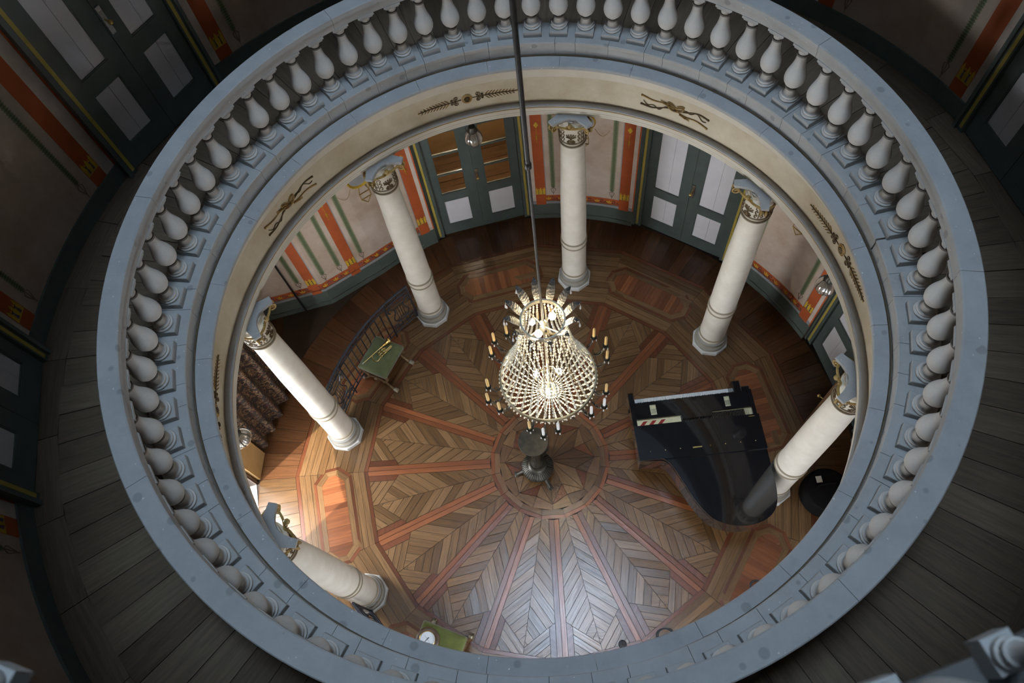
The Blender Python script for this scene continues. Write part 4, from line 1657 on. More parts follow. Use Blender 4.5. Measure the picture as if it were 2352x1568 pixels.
pm = palmette_mesh()
firstp = None
for k in range(12):
    t = 6 + 30 * k
    if firstp is None:
        o = pm.build('crown_palmette', 'palmette_glass', ch, T(0.192, t, 3.985), rad(t))
        d = MB()
        d.tube([(0.125, 0, 0.155), (0.135, 0, 0.09)], 0.002, 4)
        drop(d, (0.135, 0, 0.10), 0.07, 0.010)
        drop(d, (0.115, 0.02, 0.12), 0.05, 0.008)
        dd = d.build('crystal_drop', 'crystal_drop', o)
        firstp = (o, dd)
    else:
        o = inst(firstp[0], ch, T(0.192, t, 3.985), rad(t))
        inst(firstp[1], o)
# main hoop
hoop = MB().arc([(0.466, 2.775 - 2.3), (0.480, 2.775 - 2.3), (0.486, 2.79 - 2.3), (0.480, 2.825 - 2.3), (0.466, 2.825 - 2.3)], 0, 360, 72).build('main_hoop', 'hoop_metal', ch)
mb = MB()
for k in range(72):
    drop(mb, T(0.488, 5 * k, 2.785), 0.045, 0.009)
tag(mb.build('hoop_crystals', 'crystal', hoop), kind='stuff')
mb = MB()
for k in range(6):
    mb.tube([T(0.47, 20 + 60 * k, 2.81), T(0.33, 20 + 60 * k, 3.02), T(0.22, 20 + 60 * k, 3.4), T(0.188, 20 + 60 * k, 3.95)], 0.006, 6)
mb.build('cage_rib', 'hoop_metal', ch)


def strand(pts_fn, n, r0, r1):
    mb = MB()
    mb.tube([pts_fn(0.995 * i / 12) for i in range(13)], 0.003, 4)
    for i in range(n):
        t = min(0.995, max(0.0, (i + 0.5 + random.uniform(-0.28, 0.28)) / n))
        mb.ball(pts_fn(t), r0 + (r1 - r0) * t, 6, 4)
    return mb


NS = 36
for k in range(NS):
    t = 360 * k / NS
    jig = random.uniform(-1.0, 1.0)

    def tent(s):
        r = 0.185 + 0.275 * s - 0.03 * sin(pi * s)
        z = 3.93 - (3.93 - 2.83) * s - 0.05 * sin(pi * s)
        return (r * cos(rad(jig)), r * sin(rad(jig)), z - 2.3)

    strand(tent, 25, 0.0105, 0.0145).build('bead_strand', 'crystal', ch, None, rad(t))
for k in range(NS):
    t = 360 * (k + 0.5) / NS
    jig = random.uniform(-1.0, 1.0)

    def bowl(s):
        a = s * pi / 2
        r = 0.455 * cos(a) ** 0.9 + 0.012
        z = 2.78 - 0.36 * sin(a) ** 1.1
        return (r * cos(rad(jig)), r * sin(rad(jig)), z - 2.3)

    strand(bowl, 17, 0.0145, 0.0095).build('bowl_strand', 'crystal', ch, None, rad(t))
mb = MB()
mb.lathe([(0.0005, 2.32 - 2.3), (0.02, 2.345 - 2.3), (0.026, 2.37 - 2.3), (0.012, 2.40 - 2.3), (0.04, 2.41 - 2.3), (0.04, 2.43 - 2.3), (0.01, 2.46 - 2.3), (0.009, 3.82 - 2.3)], n=14)
mb.build('stem', 'crown_metal', ch)
mb = MB()
for k in range(6):
    pts = [T(0.012, 50 + 60 * k, 3.0), T(0.09, 50 + 60 * k, 2.86), T(0.13, 50 + 60 * k, 2.70), T(0.12, 50 + 60 * k, 2.66)]
    mb.tube(pts, 0.006, 6)
mb.build('lamp_holder', 'hoop_metal', ch)
# lit bulbs with their light
spots = [(0.13, -95, 2.70), (0.13, 150, 2.72), (0.13, 30, 2.72), (0.10, -120, 3.90), (0.10, 30, 3.93), (0.10, 160, 3.90)]
for i, (r, t, z) in enumerate(spots):
    lit = i != 5
    mbb = MB().ball(T(r, t, z), 0.033, 14, 9, 1.15)
    mbb.build('bulb', 'bulb' if lit else 'crystal_drop', ch)
    if lit:
        L = bpy.data.lights.new('bulb_light', 'POINT')
        L.energy = 5 if i < 3 else 2.2
        L.color = (1.0, 0.80, 0.50)
        L.shadow_soft_size = 0.05
        lo = bpy.data.objects.new('bulb_light', L)
        lo.location = (AX + T(r, t, z)[0] * 1.0, AY + T(r, t, z)[1] * 1.0, z + (0.07 if i > 2 else -0.07))
        COL.objects.link(lo)
# candle arms: six clusters of three
arm = MB()
pts = []
for i in range(14):
    s = i / 13
    pts.append((0.47 + 0.13 * s, 0.0, 0.49 - 0.075 * sin(pi * s) + 0.06 * s ** 2 - 0.0))
arm.tube(pts, 0.0095, 7)
arm.tube([(0.505, 0, 0.455), (0.515, 0, 0.495), (0.535, 0, 0.500), (0.545, 0, 0.48)], 0.005, 6)
pan = MB().lathe([(0.008, 0.540), (0.028, 0.552), (0.033, 0.563), (0.030, 0.566), (0.016, 0.560), (0.016, 0.59), (0.0145, 0.595)], (0.60, 0, 0), 14)
cnd = MB().lathe([(0.0145, 0.59), (0.0145, 0.735), (0.012, 0.745), (0.004, 0.752), (0.0025, 0.765)], (0.60, 0, 0), 10)
pend = MB()
for k in range(4):
    a = pi / 2 * k + 0.4
    drop(pend, (0.60 + 0.028 * cos(a), 0.028 * sin(a), 0.55), 0.055, 0.008)
fa = None
WHITE = {(-100, 13), (-100, 0), (-40, 0), (-40, -13)}
for c in (-100, -40, 20, 80, 140, 200):
    for q in (-13, 0, 13):
        ext = 0.045 if q == 0 else 0.0
        t = c + q
        loc = (ext * cos(rad(t)), ext * sin(rad(t)), 0)
        white = (c, q) in WHITE
        if fa is None:
            o = arm.build('candle_arm', 'bronze', ch, loc, rad(t))
            a1, a2 = pan.build('drip_pan', 'bronze', o), pend.build('pendant_crystals', 'crystal_drop', o)
            cw, cc = cnd.build('candle', 'candle_white', o), cnd.build('candle', 'candle', o)
            fa = (o, a1, a2, cw, cc)
            bpy.data.objects.remove(cw if not white else cc)
            fa = (o, a1, a2, None if not white else cw, cc if not white else None)
            me_w, me_c = None, None
        else:
            o = inst(fa[0], ch, loc, rad(t))
            inst(fa[1], o)
            inst(fa[2], o)
            cnd.build('candle', 'candle_white' if white else 'candle', o)

# ================================================================== STAND UNDER THE CHANDELIER
st = empty('pedestal_stand', (-0.165, -0.125, 0))
tag(st, 'dark bronze pedestal stand with round top and claw feet below the chandelier', 'stand')
MB().lathe([(0.150, 1.175), (0.178, 1.18), (0.182, 1.19), (0.178, 1.20)], n=40).build('top', 'bronze', st)
mb = MB().lathe([(0.075, 0.33), (0.080, 0.36), (0.065, 0.40), (0.052, 0.44), (0.050, 0.95), (0.06, 1.0), (0.075, 1.04), (0.06, 1.07), (0.10, 1.13), (0.15, 1.175)], n=28)
for k in range(14):
    a = 2 * pi * k / 14
    mb.tube([(0.051 * cos(a), 0.051 * sin(a), 0.46), (0.051 * cos(a), 0.051 * sin(a), 0.94)], 0.007, 5)
mb.build('shaft', 'bronze', st)
mb = MB().lathe([(0.130, 0.10), (0.185, 0.105), (0.200, 0.13), (0.205, 0.17), (0.195, 0.20), (0.17, 0.225), (0.128, 0.245), (0.120, 0.26), (0.128, 0.27), (0.118, 0.29), (0.10, 0.30), (0.09, 0.33)], n=48)
for k in range(44):
    a = 2 * pi * k / 44
    p = lambda r, z: (r * cos(a), r * sin(a), z)
    mb.tube([p(0.203, 0.165), p(0.193, 0.205), p(0.168, 0.229), p(0.135, 0.246)], [0.011, 0.011, 0.009, 0.006], 5)
mb.build('fluted_base', 'bronze', st)
for a0 in (185, 297, 65):
    a = rad(a0)
    mb = MB()
    p = lambda r, z, s=0.0: (r * cos(a) - s * sin(a), r * sin(a) + s * cos(a), z)
    mb.tube([p(0.13, 0.12), p(0.20, 0.10), p(0.245, 0.055), p(0.275, 0.03)], [0.035, 0.03, 0.024, 0.026], 8)
    for q in (-1.2, -0.4, 0.4, 1.2):
        mb.tube([p(0.265, 0.03, q * 0.014), p(0.30, 0.026, q * 0.02), p(0.318, 0.014, q * 0.022)], [0.011, 0.011, 0.008], 6)
    mb.build('claw_foot', 'bronze', st)

# ================================================================== GRAND PIANO
pn = empty('grand_piano', (1.8, -0.4, 0))
tag(pn, 'black lacquered grand piano with closed lid on the right of the floor', 'piano')


def cat(pts, n=8):
    """Catmull-Rom through the points"""
    out = []
    P_ = [pts[0]] + list(pts) + [pts[-1]]
    for i in range(1, len(P_) - 2):
        p0, p1, p2, p3 = P_[i - 1], P_[i], P_[i + 1], P_[i + 2]
        for j in range(n):
            t = j / n
            out.append(tuple(0.5 * ((2 * p1[d]) + (-p0[d] + p2[d]) * t + (2 * p0[d] - 5 * p1[d] + 4 * p2[d] - p3[d]) * t * t + (-p0[d] + 3 * p1[d] - 3 * p2[d] + p3[d]) * t ** 3) for d in range(len(p1))))
    out.append(tuple(pts[-1]))
    return out


curve = cat([(1.30, -0.44), (1.37, -0.475), (1.43, -0.56), (1.515, -0.76), (1.615, -0.995), (1.745, -1.19), (1.90, -1.285), (2.06, -1.325), (2.24, -1.315), (2.40, -1.25), (2.50, -1.13), (2.54, -0.97), (2.548, -0.80), (2.552, -0.46)], 6)
lid = [(1.062, -0.44)] + curve
body = [(1.075, 0.30), (1.075, -0.43)] + [(p[0] * 0.985 + 0.028, p[1] * 0.985 - 0.01) for p in curve[2:-1]] + [(2.54, -0.46), (2.545, 0.30)]
LP = lambda poly: [(p[0] - 1.8, p[1] + 0.4) for p in poly]


def fan(mb, poly, z0, z1):
    """prism of a possibly concave polygon (ngon caps)"""
    if parea(poly) < 0:
        poly = poly[::-1]
    return mb.prism(poly, z0, z1)


fan(MB(), LP(body), 0.60, 0.905).build('case', 'piano', pn)
fan(MB(), LP([(1.07, -0.395), (1.07, -0.44)] + curve + [(2.552, -0.395)]), 0.962, 0.985).build('lid', 'piano', pn)
ff = fan(MB(), LP([(1.055, -0.455), (2.556, -0.475), (2.556, -0.040), (1.055, -0.022)]), 0.986, 1.010).build('front_lid', 'piano', pn)
mb = MB()
for i in range(8):
    t = i / 7
    mb.lathe([(0.006, 0), (0.006, 0.003), (0.002, 0.004)], (1.20 + 1.24 * t - 1.8, -0.355 - 0.014 * t + 0.4, 1.0102), 8)
mb.build('lid_stud', 'brass', ff)
MB().box(1.70 - 1.8, 1.81 - 1.8, -0.372 + 0.4, -0.358 + 0.4, 1.0102, 1.013).build('hinge_plate', 'brass', ff)
MB().box(2.43 - 1.8, 2.50 - 1.8, -0.068 + 0.4, -0.058 + 0.4, 1.0102, 1.013).build('hinge_plate', 'brass', ff)
rimm = MB()
inner = [(p[0] * 0.96 + 0.075, p[1] * 0.95 - 0.025) for p in body]
# rim walls of the front part
rimm.box(1.06 - 1.8, 1.11 - 1.8, -0.43 + 0.4, 0.30 + 0.4, 0.905, 0.962)
rimm.box(2.505 - 1.8, 2.552 - 1.8, -0.43 + 0.4, 0.30 + 0.4, 0.905, 0.962)
nb = len(curve)
for i in range(nb - 1):
    p, q = curve[i], curve[i + 1]
    dx, dy = q[0] - p[0], q[1] - p[1]
    l = hypot(dx, dy)
    nx, ny = -dy / l * 0.03, dx / l * 0.03
    s_ = 0.008 / 0.03
    rimm.hexa([(p[0] + nx * s_ - 1.8, p[1] + ny * s_ + 0.4, 0.905), (q[0] + nx * s_ - 1.8, q[1] + ny * s_ + 0.4, 0.905), (q[0] + nx - 1.8, q[1] + ny + 0.4, 0.905), (p[0] + nx - 1.8, p[1] + ny + 0.4, 0.905),
               (p[0] + nx * s_ - 1.8, p[1] + ny * s_ + 0.4, 0.962), (q[0] + nx * s_ - 1.8, q[1] + ny * s_ + 0.4, 0.962), (q[0] + nx - 1.8, q[1] + ny + 0.4, 0.962), (p[0] + nx - 1.8, p[1] + ny + 0.4, 0.962)])
rimm.build('rim', 'piano', pn)
# key bed, cheeks, keys
mb = MB()
mb.box(1.065 - 1.8, 2.545 - 1.8, 0.30 + 0.4, 0.44 + 0.4, 0.60, 0.70)
mb.build('key_bed', 'piano', pn)
for (x0, x1, y1) in ((1.058, 1.130, 0.435), (2.345, 2.445, 0.435), (2.445, 2.552, 0.36)):
    MB().bevbox(x0 - 1.8, x1 - 1.8, 0.27 + 0.4, y1 + 0.4, 0.70, 0.955 if x0 < 2.4 else 0.93, 0.012).build('cheek', 'piano', pn)
kb = MB()
for i in range(52):
    x0 = 1.132 + i * (1.212 / 52)
    kb.bevbox(x0 - 1.8, x0 + 1.212 / 52 - 0.0012 - 1.8, 0.30 + 0.4, 0.43 + 0.4, 0.70, 0.725, 0.003)
kb.build('white_keys', 'ivory', pn)
kk = MB()
for i in range(51):
    if (i + 5) % 7 in (0, 1, 3, 4, 5):
        x0 = 1.132 + (i + 1) * (1.212 / 52)
        kk.bevbox(x0 - 0.006 - 1.8, x0 + 0.006 - 1.8, 0.302 + 0.4, 0.38 + 0.4, 0.725, 0.737, 0.003)
kk.build('black_keys', 'piano', pn)
MB().box(1.132 - 1.8, 2.344 - 1.8, 0.285 + 0.4, 0.30 + 0.4, 0.70, 0.93).build('fall_board', 'piano', pn)
# iron plate with tuning pins seen in the gaps round the music desk
MB().box(1.11 - 1.8, 2.505 - 1.8, -0.10 + 0.4, 0.285 + 0.4, 0.906, 0.918).build('iron_plate', 'gold_plate', pn)
mb = MB()
for i in range(3):
    x0 = 1.145 + 0.11 * i
    mb.prism(LP([(x0, 0.005), (x0 + 0.05, 0.005), (x0 + 0.10, 0.055), (x0 + 0.05, 0.055)]), 0.9182, 0.924)
mb.build('red_felt', 'red_felt', pn)
mb = MB()
for i in range(46):
    x0 = 1.66 + 0.80 * i / 45
    mb.tube([(x0 - 1.8, -0.05 + 0.4, 0.930), (x0 - 1.8, 0.06 + 0.4, 0.930)], 0.0022, 4)
tag(mb.build('strings', 'strings', pn), kind='stuff')
MB().box(1.65 - 1.8, 2.42 - 1.8, -0.06 + 0.4, 0.07 + 0.4, 0.9182, 0.922).build('sound_bed', 'piano', pn)
mb = MB()
for i in range(5):
    for j in range(4):
        for cx_ in (1.335, 2.238):
            mb.lathe([(0.004, 0), (0.004, 0.014)], (cx_ - 0.024 + 0.012 * i + 0.006 * (j % 2) - 1.8, 0.15 + 0.016 * j + 0.4, 0.918), 6)
tag(mb.build('tuning_pins', 'strings', pn), kind='stuff')
# music desk lying flat, with two cut-outs
md = MB()
y0, y1 = 0.075, 0.28
for (xa, xb) in ((1.112, 1.298), (1.372, 2.205), (2.272, 2.345), (2.345, 2.50)):
    md.box(xa - 1.8, xb - 1.8, y0 + 0.4, y1 + 0.4, 0.940, 0.956)
for (xa, xb) in ((1.298, 1.372), (2.205, 2.272)):
    md.box(xa - 1.8, xb - 1.8, y0 + 0.4, 0.115 + 0.4, 0.940, 0.956)
    md.box(xa - 1.8, xb - 1.8, 0.262 + 0.4, y1 + 0.4, 0.940, 0.956)
md.box(1.66 - 1.8, 2.03 - 1.8, 0.02 + 0.4, y0 + 0.4, 0.940, 0.956)
md.box(1.112 - 1.8, 2.5 - 1.8, 0.255 + 0.4, 0.28 + 0.4, 0.918, 0.940)
md.build('music_desk', 'piano', pn)
for (x, y) in ((1.18, 0.10), (2.44, 0.10), (2.15, -1.12)):
    MB().lathe([(0.035, 0.0), (0.04, 0.02), (0.028, 0.05), (0.05, 0.09), (0.045, 0.14), (0.07, 0.50), (0.085, 0.60)], (x - 1.8, y + 0.4, 0), 16).build('leg', 'piano', pn)
mb = MB()
for x in (-0.08, 0.08):
    mb.box(1.8 + x - 0.02 - 1.8, 1.8 + x + 0.02 - 1.8, 0.0 + 0.4, 0.03 + 0.4, 0.10, 0.60)
mb.box(1.68 - 1.8, 1.92 - 1.8, -0.03 + 0.4, 0.05 + 0.4, 0.03, 0.11)
for x in (-0.07, 0.0, 0.07):
    mb.box(x - 0.012, x + 0.012, 0.05 + 0.4, 0.16 + 0.4, 0.03, 0.045)
mb.build('pedal_lyre', 'piano', pn)


# ================================================================== STOOLS
def cushion(hx, hy, z0, z1, b=0.03):
    mb = MB()
    n = 10
    rings = [(0.0, z0), (0.004, z0 + 0.02), (0.0, (z0 + z1) / 2), (-b * 0.3, z1 - b * 0.6), (-b, z1 - b * 0.12), (-b * 2.2, z1)]
    vs = []
    per = []
    for d, z in rings:
        pl = []
        X, Y, c = hx + d, hy + d, 0.022
        for (sx, sy, a0) in ((1, 1, 0), (-1, 1, 90), (-1, -1, 180), (1, -1, 270)):
            for i in range(4):
                a = rad(a0 + 30 * i)
                pl.append((sx * (X - c) + c * cos(a), sy * (Y - c) + c * sin(a), z))
        per.append(len(pl))
        vs += pl
    m = per[0]
    fs = []
    for j in range(len(rings) - 1):
        for i in range(m):
            k = (i + 1) % m
            fs.append((j * m + i, j * m + k, (j + 1) * m + k, (j + 1) * m + i))
    fs.append(tuple(range((len(rings) - 1) * m, len(rings) * m)))
    fs.append(tuple(range(m))[::-1])
    mb.add(vs, fs, True)
    return mb


def stool(name, label, loc, rz, hx, hy, vel, H=0.50):
    o = empty(name, loc, rz)
    tag(o, label, 'stool')
    cushion(hx, hy, H - 0.07, H).build('cushion', vel, o)
    mb = MB()
    mb.box(-hx + 0.006, hx - 0.006, -hy + 0.006, hy - 0.006, H - 0.095, H - 0.069)
    mb.build('seat_rail', 'gilt', o)
    mb = MB()
    for k in range(18):
        for s in (-1, 1):
            mb.ball((-hx + 0.03 + (2 * hx - 0.06) * k / 17, s * (hy - 0.004), H - 0.083), 0.009, 6, 4)
    for k in range(14):
        for s in (-1, 1):
            mb.ball((s * (hx - 0.004), -hy + 0.03 + (2 * hy - 0.06) * k / 13, H - 0.083), 0.009, 6, 4)
    tag(mb.build('beading', 'silver_gilt', o), kind='stuff')
    for sx in (-1, 1):
        for sy in (-1, 1):
            mb = MB()
            x0 = sx * (hx - 0.03)
            pts = [(x0 * 0.92, sy * (hy - 0.05), H - 0.09), (x0, sy * (hy - 0.02), H - 0.18), (x0 * 0.98, sy * hy * 0.62, H - 0.30), (x0 * 0.98, sy * hy * 0.72, H - 0.38), (x0, sy * hy * 0.95, 0.05), (x0 * 1.0, sy * (hy + 0.03), 0.03)]
            mb.tube(cat(pts, 5), [0.026 - 0.010 * sin(pi * i / 25) for i in range(26)], 8)
            leg = mb.build('leg', 'gilt', o)
            m2 = MB()
            m2.ball((x0, sy * (hy + 0.03), 0.034), 0.033, 10, 6, 0.9)
            for q in (-1, 0, 1):
                m2.tube([(x0 + q * 0.014, sy * (hy + 0.04), 0.045), (x0 + q * 0.02, sy * (hy + 0.066), 0.026), (x0 + q * 0.021, sy * (hy + 0.075), 0.008)], [0.012, 0.011, 0.006], 6)
            m2.build('claw_foot', 'silver_gilt', leg)
    for sx in (-1, 1):
        mb = MB()
        x0 = sx * (hx - 0.03)
        mb.tube([(x0, -hy * 0.62, H - 0.31), (x0, -hy * 0.2, H - 0.27), (x0, hy * 0.2, H - 0.27), (x0, hy * 0.62, H - 0.31)], [0.022, 0.016, 0.016, 0.022], 8)
        mb.ball((x0, 0, H - 0.27), 0.04, 10, 6)
        mb.build('cross_rail', 'gilt', o)
    return o


stool('upholstered_stool', 'green velvet stool with gilded claw feet and a brass horn on it', (-2.154, 1.605, 0), rad(59.6), 0.262, 0.223, 'velvet')
stool('upholstered_stool', 'olive green stool half hidden by the ledge with a round dial on it', (-1.530, -2.205, 0), rad(-25.7), 0.275, 0.215, 'velvet2')

# ------------------------------------------------------------------ brass horn lying on the stool
hz = 0.515
hn = empty('brass_horn', (-2.19, 1.62, hz))
tag(hn, 'brass valve horn lying on the green velvet stool', 'horn')
H_ = lambda x, y, z: (x + 2.19, y - 1.62, z - hz)
lead = [(-2.391, 1.501, 0.520), (-2.32, 1.560, 0.520), (-2.251, 1.616, 0.522), (-2.139, 1.710, 0.526), (-2.090, 1.742, 0.535)]
mb = MB()
mb.tube([H_(*p) for p in cat(lead, 5)] + [H_(-2.060, 1.757, 0.543), H_(-2.030, 1.774, 0.553), H_(-2.015, 1.782, 0.560), H_(-2.006, 1.787, 0.564)], [0.0055] * 14 + [0.0075, 0.009, 0.0105, 0.012, 0.0145, 0.017, 0.021, 0.025, 0.033, 0.040, 0.046][:11], 14, cap=False)
mb.build('bell_tube', 'brass', hn)
MB().tube([H_(-2.397, 1.496, 0.520), H_(-2.386, 1.505, 0.520), H_(-2.375, 1.514, 0.520)], [0.012, 0.0095, 0.006], 10).build('mouthpiece', 'silver', hn)
mb = MB()
mb.tube([H_(*p) for p in cat([(-2.255, 1.612, 0.521), (-2.258, 1.58, 0.521), (-2.249, 1.550, 0.521), (-2.223, 1.521, 0.521), (-2.185, 1.513, 0.521), (-2.158, 1.535, 0.521), (-2.141, 1.562, 0.521), (-2.06, 1.636, 0.521), (-1.992, 1.697, 0.521)], 5)], 0.0062, 8)
mb.tube([H_(*p) for p in cat([(-1.992, 1.697, 0.521), (-1.983, 1.708, 0.521), (-1.990, 1.719, 0.521), (-2.003, 1.715, 0.521), (-2.087, 1.640, 0.521)], 4)], 0.0062, 8)
mb.tube([H_(*p) for p in cat([(-2.175, 1.625, 0.521), (-2.13, 1.668, 0.521), (-2.087, 1.698, 0.521), (-2.068, 1.694, 0.521), (-2.072, 1.678, 0.521), (-2.12, 1.634, 0.521), (-2.165, 1.592, 0.521)], 4)], 0.0058, 8)
mb.build('tubing', 'brass', hn)
for i in range(3):
    x, y = -2.150 + 0.034 * i, 1.602 + 0.030 * i
    dx, dy = 0.052 * 0.66, -0.052 * 0.75
    v = MB()
    v.tube([H_(x - dx, y - dy, 0.524), H_(x + dx, y + dy, 0.524)], 0.0095, 10)
    vv = v.build('valve', 'brass', hn)
    MB().tube([H_(x - dx * 1.55, y - dy * 1.55, 0.524), H_(x - dx, y - dy, 0.524)], 0.0035, 6).build('valve_button', 'silver', vv)

# ------------------------------------------------------------------ round dial on the second stool
dl = empty('round_dial', (-1.640, -2.115, 0.503))
tag(dl, 'round white dial in a dark wooden case lying on the olive stool', 'barometer')
MB().lathe([(0.132, 0.0), (0.140, 0.012), (0.140, 0.035), (0.128, 0.05), (0.112, 0.055), (0.098, 0.048), (0.090, 0.048), (0.0885, 0.03)], n=40, cap=False).build('case', 'dark_wood', dl)
MB().lathe([(0.0885, 0.028), (0.094, 0.053), (0.090, 0.056), (0.086, 0.040)], n=40, cap=False).build('bezel', 'brass', dl)
MB().lathe([(0.087, 0.030), (0.087, 0.038)], n=40).build('dial_face', 'dial', dl)
mb = MB()
mb.tube([(-0.045, -0.03, 0.042), (0.02, 0.022, 0.042)], [0.002, 0.004], 5)
mb.build('needle', 'black', dl)
MB().tube([(-0.03, 0.055, 0.0395), (0.04, -0.06, 0.0395)], 0.0012, 4).build('hand', 'dado_grey', dl)


# ================================================================== IRON RAILING
def railing(label, t0, t1, r=2.93):
    o = empty('iron_railing', P(r, (t0 + t1) / 2, 0))
    tag(o, label, 'railing', 'iron railings between the columns')
    base = Vector(o.location)
    G = lambda t, z, dr=0.0: tuple(Vector(P(r + dr, t, z)) - base)
    arc_ = lambda a, b, z, n=24: [G(a + (b - a) * i / n, z) for i in range(n + 1)]
    MB().tube(arc_(t0, t1, 0.925), 0.019, 8, flat=0.7).build('top_rail', 'iron', o)
    mb = MB()
    mb.tube(arc_(t0, t1, 0.825), 0.010, 6)
    n = 46
    for i in range(n):
        t = t0 + (t1 - t0) * (i + 0.5) / n
        c = 0.5 * (t1 - t0) / n
        mb.tube([G(t + c * 0.8 * cos(2 * pi * j / 8), 0.872 + 0.030 * sin(2 * pi * j / 8)) for j in range(9)], 0.004, 4)
    mb.build('frieze_rail', 'iron', o)
    mb = MB()
    mb.tube(arc_(t0, t1, 0.20), 0.010, 6)
    mb.tube(arc_(t0, t1, 0.10), 0.012, 6)
    mb.build('bottom_rail', 'iron', o)
    w = 8.3
    posts = [t0, t0 + w, t1 - w, t1]
    for t in posts:
        MB().tube([G(t, 0.003), G(t, 0.935)], 0.013, 8).build('post', 'iron', o)
    nb = 9
    for i in range(1, nb + 1):
        t = posts[1] + (posts[2] - posts[1]) * i / (nb + 1)
        MB().tube([G(t, 0.10), G(t, 0.83)], 0.0085, 6).build('bar', 'iron', o)
    for (a, b) in ((posts[0], posts[1]), (posts[2], posts[3])):
        tm, hwd = (a + b) / 2, (b - a) / 2
        mb = MB()
        L_ = lambda u, z: G(tm + u * hwd, z)
        for s in (-1, 1):
            mb.tube([L_(s * u, z) for u, z in cat([(0.10, 0.30), (0.45, 0.33), (0.62, 0.42), (0.42, 0.53), (0.38, 0.62), (0.62, 0.70), (0.80, 0.72), (0.86, 0.66), (0.74, 0.62)], 4)], 0.009, 6)
            mb.tube([L_(s * u, z) for u, z in cat([(0.2, 0.79), (0.5, 0.80), (0.75, 0.77), (0.55, 0.745)], 4)], 0.007, 6)
            mb.tube([L_(s * 0.85, 0.11), L_(s * 0.85, 0.25), L_(s * 0.5, 0.25), L_(s * 0.5, 0.16), L_(s * 0.2, 0.16), L_(s * 0.2, 0.26)], 0.008, 6)
        for q in (-0.27, -0.09, 0.09, 0.27):
            mb.tube([L_(q, 0.36), L_(q, 0.66)], 0.005, 5)
        mb.tube([L_(-0.45, 0.66), L_(0.45, 0.66)], 0.008, 6)
        mb.tube([L_(-0.4, 0.36), L_(0.4, 0.36)], 0.009, 6)
        mb.tube([L_(-1, 0.30), L_(1, 0.30)], 0.007, 6)
        mb.tube([L_(-1, 0.75), L_(1, 0.75)], 0.006, 6)
        mb.build('lyre_panel', 'iron', o)
    return o


railing('curved iron railing with lyre end panels behind the green stool', COLS[1] + 4.2, COLS[2] - 4.2)
railing('end of an iron railing beside the half hidden column at the lower left', COLS[3] + 4.2, COLS[4] - 4.2)


# ================================================================== HANGING GLASS LANTERNS
def lantern(t, label):
    o = empty('hanging_lantern', P(2.885, t, 3.0))
    tag(o, label, 'lantern', 'glass lanterns under the entablature')
    MB().tube([(0, 0, 0.33), (0, 0, 0.478)], 0.006, 6).build('chain', 'bronze', o)
    MB().lathe([(0.012, 0.335), (0.038, 0.325), (0.046, 0.30), (0.052, 0.275), (0.060, 0.262), (0.058, 0.255)], n=18).build('cap', 'bronze', o)
    mb = MB()
    n, m = 36, 14
    vs = []
    for j in range(m + 1):
        s = j / m
        z = 0.255 - 0.25 * s
        R = (0.058 + 0.038 * sin(pi * min(1, s * 1.15)) - 0.055 * max(0, s - 0.6) / 0.4 * 0.9)
        for i in range(n):
            a = 2 * pi * i / n
            rr = max(0.004, R * (1 + 0.10 * abs(sin(3 * a)) * sin(pi * s)))
            vs.append((rr * cos(a), rr * sin(a), z))
    fs = [(j * n + i, j * n + (i + 1) % n, (j + 1) * n + (i + 1) % n, (j + 1) * n + i) for j in range(m) for i in range(n)]
    fs.append(tuple(range(m * n, (m + 1) * n)))
    mb.add(vs, fs, True)
    mb.build('glass_shade', 'lantern_glass', o)
    m2 = MB()
    for k in range(6):
        a = 2 * pi * k / 6
        pts = []
        for j in range(9):
            s = j / 8
            R = (0.058 + 0.038 * sin(pi * min(1, s * 1.15)) - 0.055 * max(0, s - 0.6) / 0.4 * 0.9) + 0.002
            pts.append((R * cos(a), R * sin(a), 0.255 - 0.25 * s))
        m2.tube(pts, 0.006, 6)
    m2.ball((0, 0, 0.004), 0.016, 8, 5)
    m2.build('cage', 'bronze', o)
    return o


lantern(98.2, 'glass lantern hanging in front of the glazed door')
lantern(8.6, 'glass lantern hanging in front of the right hand door')
lantern(188.3, 'glass lantern just showing at the left edge of the opening')

# ================================================================== TAPESTRY, BAG, DOOR LEAF, CABLES
# heavy patterned curtain in the passage opening
n, m = 60, 12
vs = []
A_, B_ = Vector((-3.55, 1.62)), Vector((-3.93, 0.62))
d = (B_ - A_)
nrm = Vector((-d.y, d.x)).normalized()
for j in range(m + 1):
    z = 0.03 + 2.75 * j / m
    for i in range(n + 1):
        s = i / n
        w = 0.055 * sin(s * 2 * pi * 4.5 + 0.15 * j) * (1 - 0.02 * j)
        p = A_ + d * s + nrm * w
        vs.append((p.x, p.y, z + 0.02 * sin(s * 9)))
fs = [(j * (n + 1) + i, j * (n + 1) + i + 1, (j + 1) * (n + 1) + i + 1, (j + 1) * (n + 1) + i) for j in range(m) for i in range(n)]
N = len(vs)
vs2 = [(v[0] + nrm.x * 0.008, v[1] + nrm.y * 0.008, v[2]) for v in vs]
mb = MB().add(vs + vs2, fs + [tuple(N + k for k in f[::-1]) for f in fs], True)
cu = empty('tapestry_curtain', (-3.75, 1.1, 0))
tag(cu, 'dark patterned tapestry curtain behind the column at the left', 'curtain')
o = mb.build('cloth', 'tapestry', cu, (3.75, -1.1, 0))
MB().tube([(A_.x + 3.75 + 0.1, A_.y - 1.1 + 0.25, 2.82), (B_.x + 3.75 - 0.02, B_.y - 1.1 - 0.05, 2.82)], 0.02, 8).build('curtain_rod', 'bronze', cu)

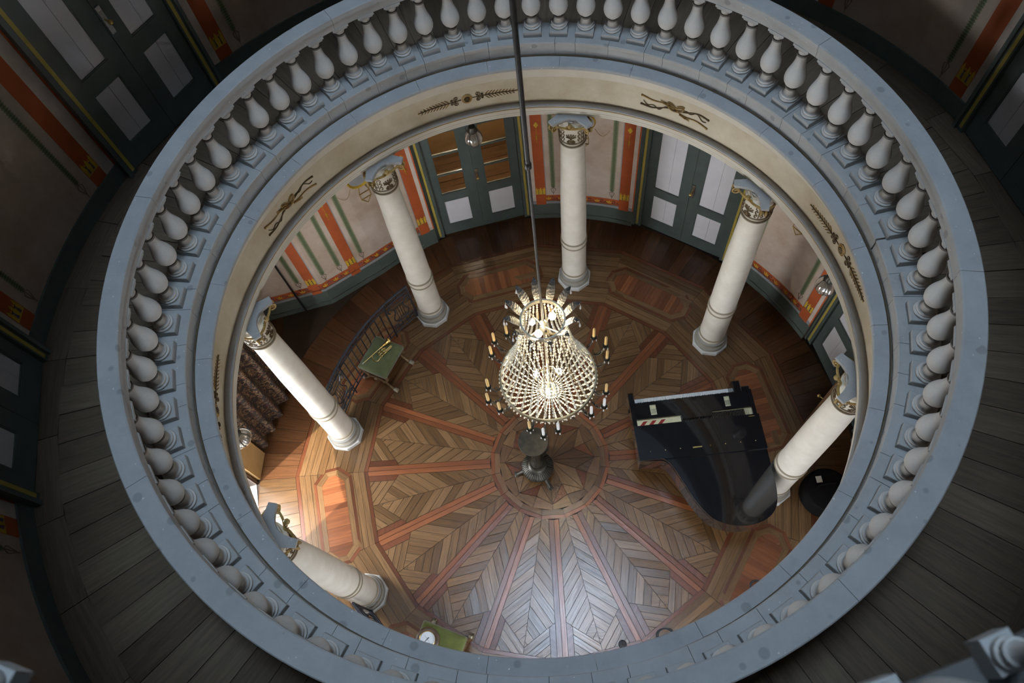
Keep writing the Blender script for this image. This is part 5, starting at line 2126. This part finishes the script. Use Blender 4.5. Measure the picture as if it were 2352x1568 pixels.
# black padded case with a paper tag behind the far right column
bg = empty('padded_case', (3.37, -0.88, 0))
tag(bg, 'black padded round case with a paper tag behind the piano tail', 'case')
MB().lathe([(0.26, 0.004), (0.29, 0.03), (0.295, 0.16), (0.285, 0.25), (0.25, 0.285), (0.12, 0.30), (0.001, 0.303)], n=36).build('body', 'black', bg)
mb = MB()
mb.tube([(-0.14, 0.05, 0.30), (-0.10, 0.06, 0.345), (0.02, 0.07, 0.355), (0.10, 0.07, 0.30)], 0.012, 6)
mb.build('handle', 'black', bg)
MB().box(-0.12, -0.05, 0.10, 0.18, 0.302, 0.306).build('paper_tag', 'paper', bg)

# open door leaf seen edge-on beside the right hand column
lf = empty('door_leaf', (3.30, -0.02, 0), atan2(2.89, 3.30))
tag(lf, 'open door leaf seen edge on beside the right hand column', 'door leaf')
MB().box(-0.02, 0.66, -0.02, 0.02, 0.01, 2.30).build('panel', 'door_green', lf)
MB().box(-0.03, -0.02, -0.021, 0.021, 0.01, 2.30).build('edge_strip', 'oak_dark', lf)
mb = MB()
mb.tube([(0.06, 0.02, 1.05), (0.06, 0.06, 1.05)], 0.008, 6)
mb.ball((0.06, 0.075, 1.05), 0.022, 10, 6)
mb.build('knob', 'brass', lf)

# cables on the floor
mb = MB()
pts = []
for i in range(46):
    t = i / 45
    a = 2 * pi * 1.6 * t
    pts.append((1.10 + 0.10 * cos(a) + 0.03 * t, -2.30 + 0.07 * sin(a), 0.008 + 0.004 * t))
mb.tube(pts, 0.007, 6)
tag(mb.build('floor_cable', 'rubber'), 'coiled black cable lying on the floor near the ledge', 'cable')
mb = MB()
pts = [(2.30 + 0.07 * cos(2 * pi * i / 20), -1.86 + 0.055 * sin(2 * pi * i / 20), 0.012) for i in range(19)]
mb.tube(pts, 0.011, 6)
tag(mb.build('rubber_ring', 'rubber'), 'black rubber ring on the floor below the piano tail', 'ring')
mb = MB()
mb.tube([(0.596, -2.352, 0.004), (0.597, -2.354, 0.22)], 0.008, 6)
mb.lathe([(0.05, 0.002), (0.045, 0.012), (0.009, 0.02)], (0.596, -2.352, 0), 14)
tag(mb.build('floor_peg', 'rubber'), 'short black peg standing on the floor at the ledge edge', 'peg')
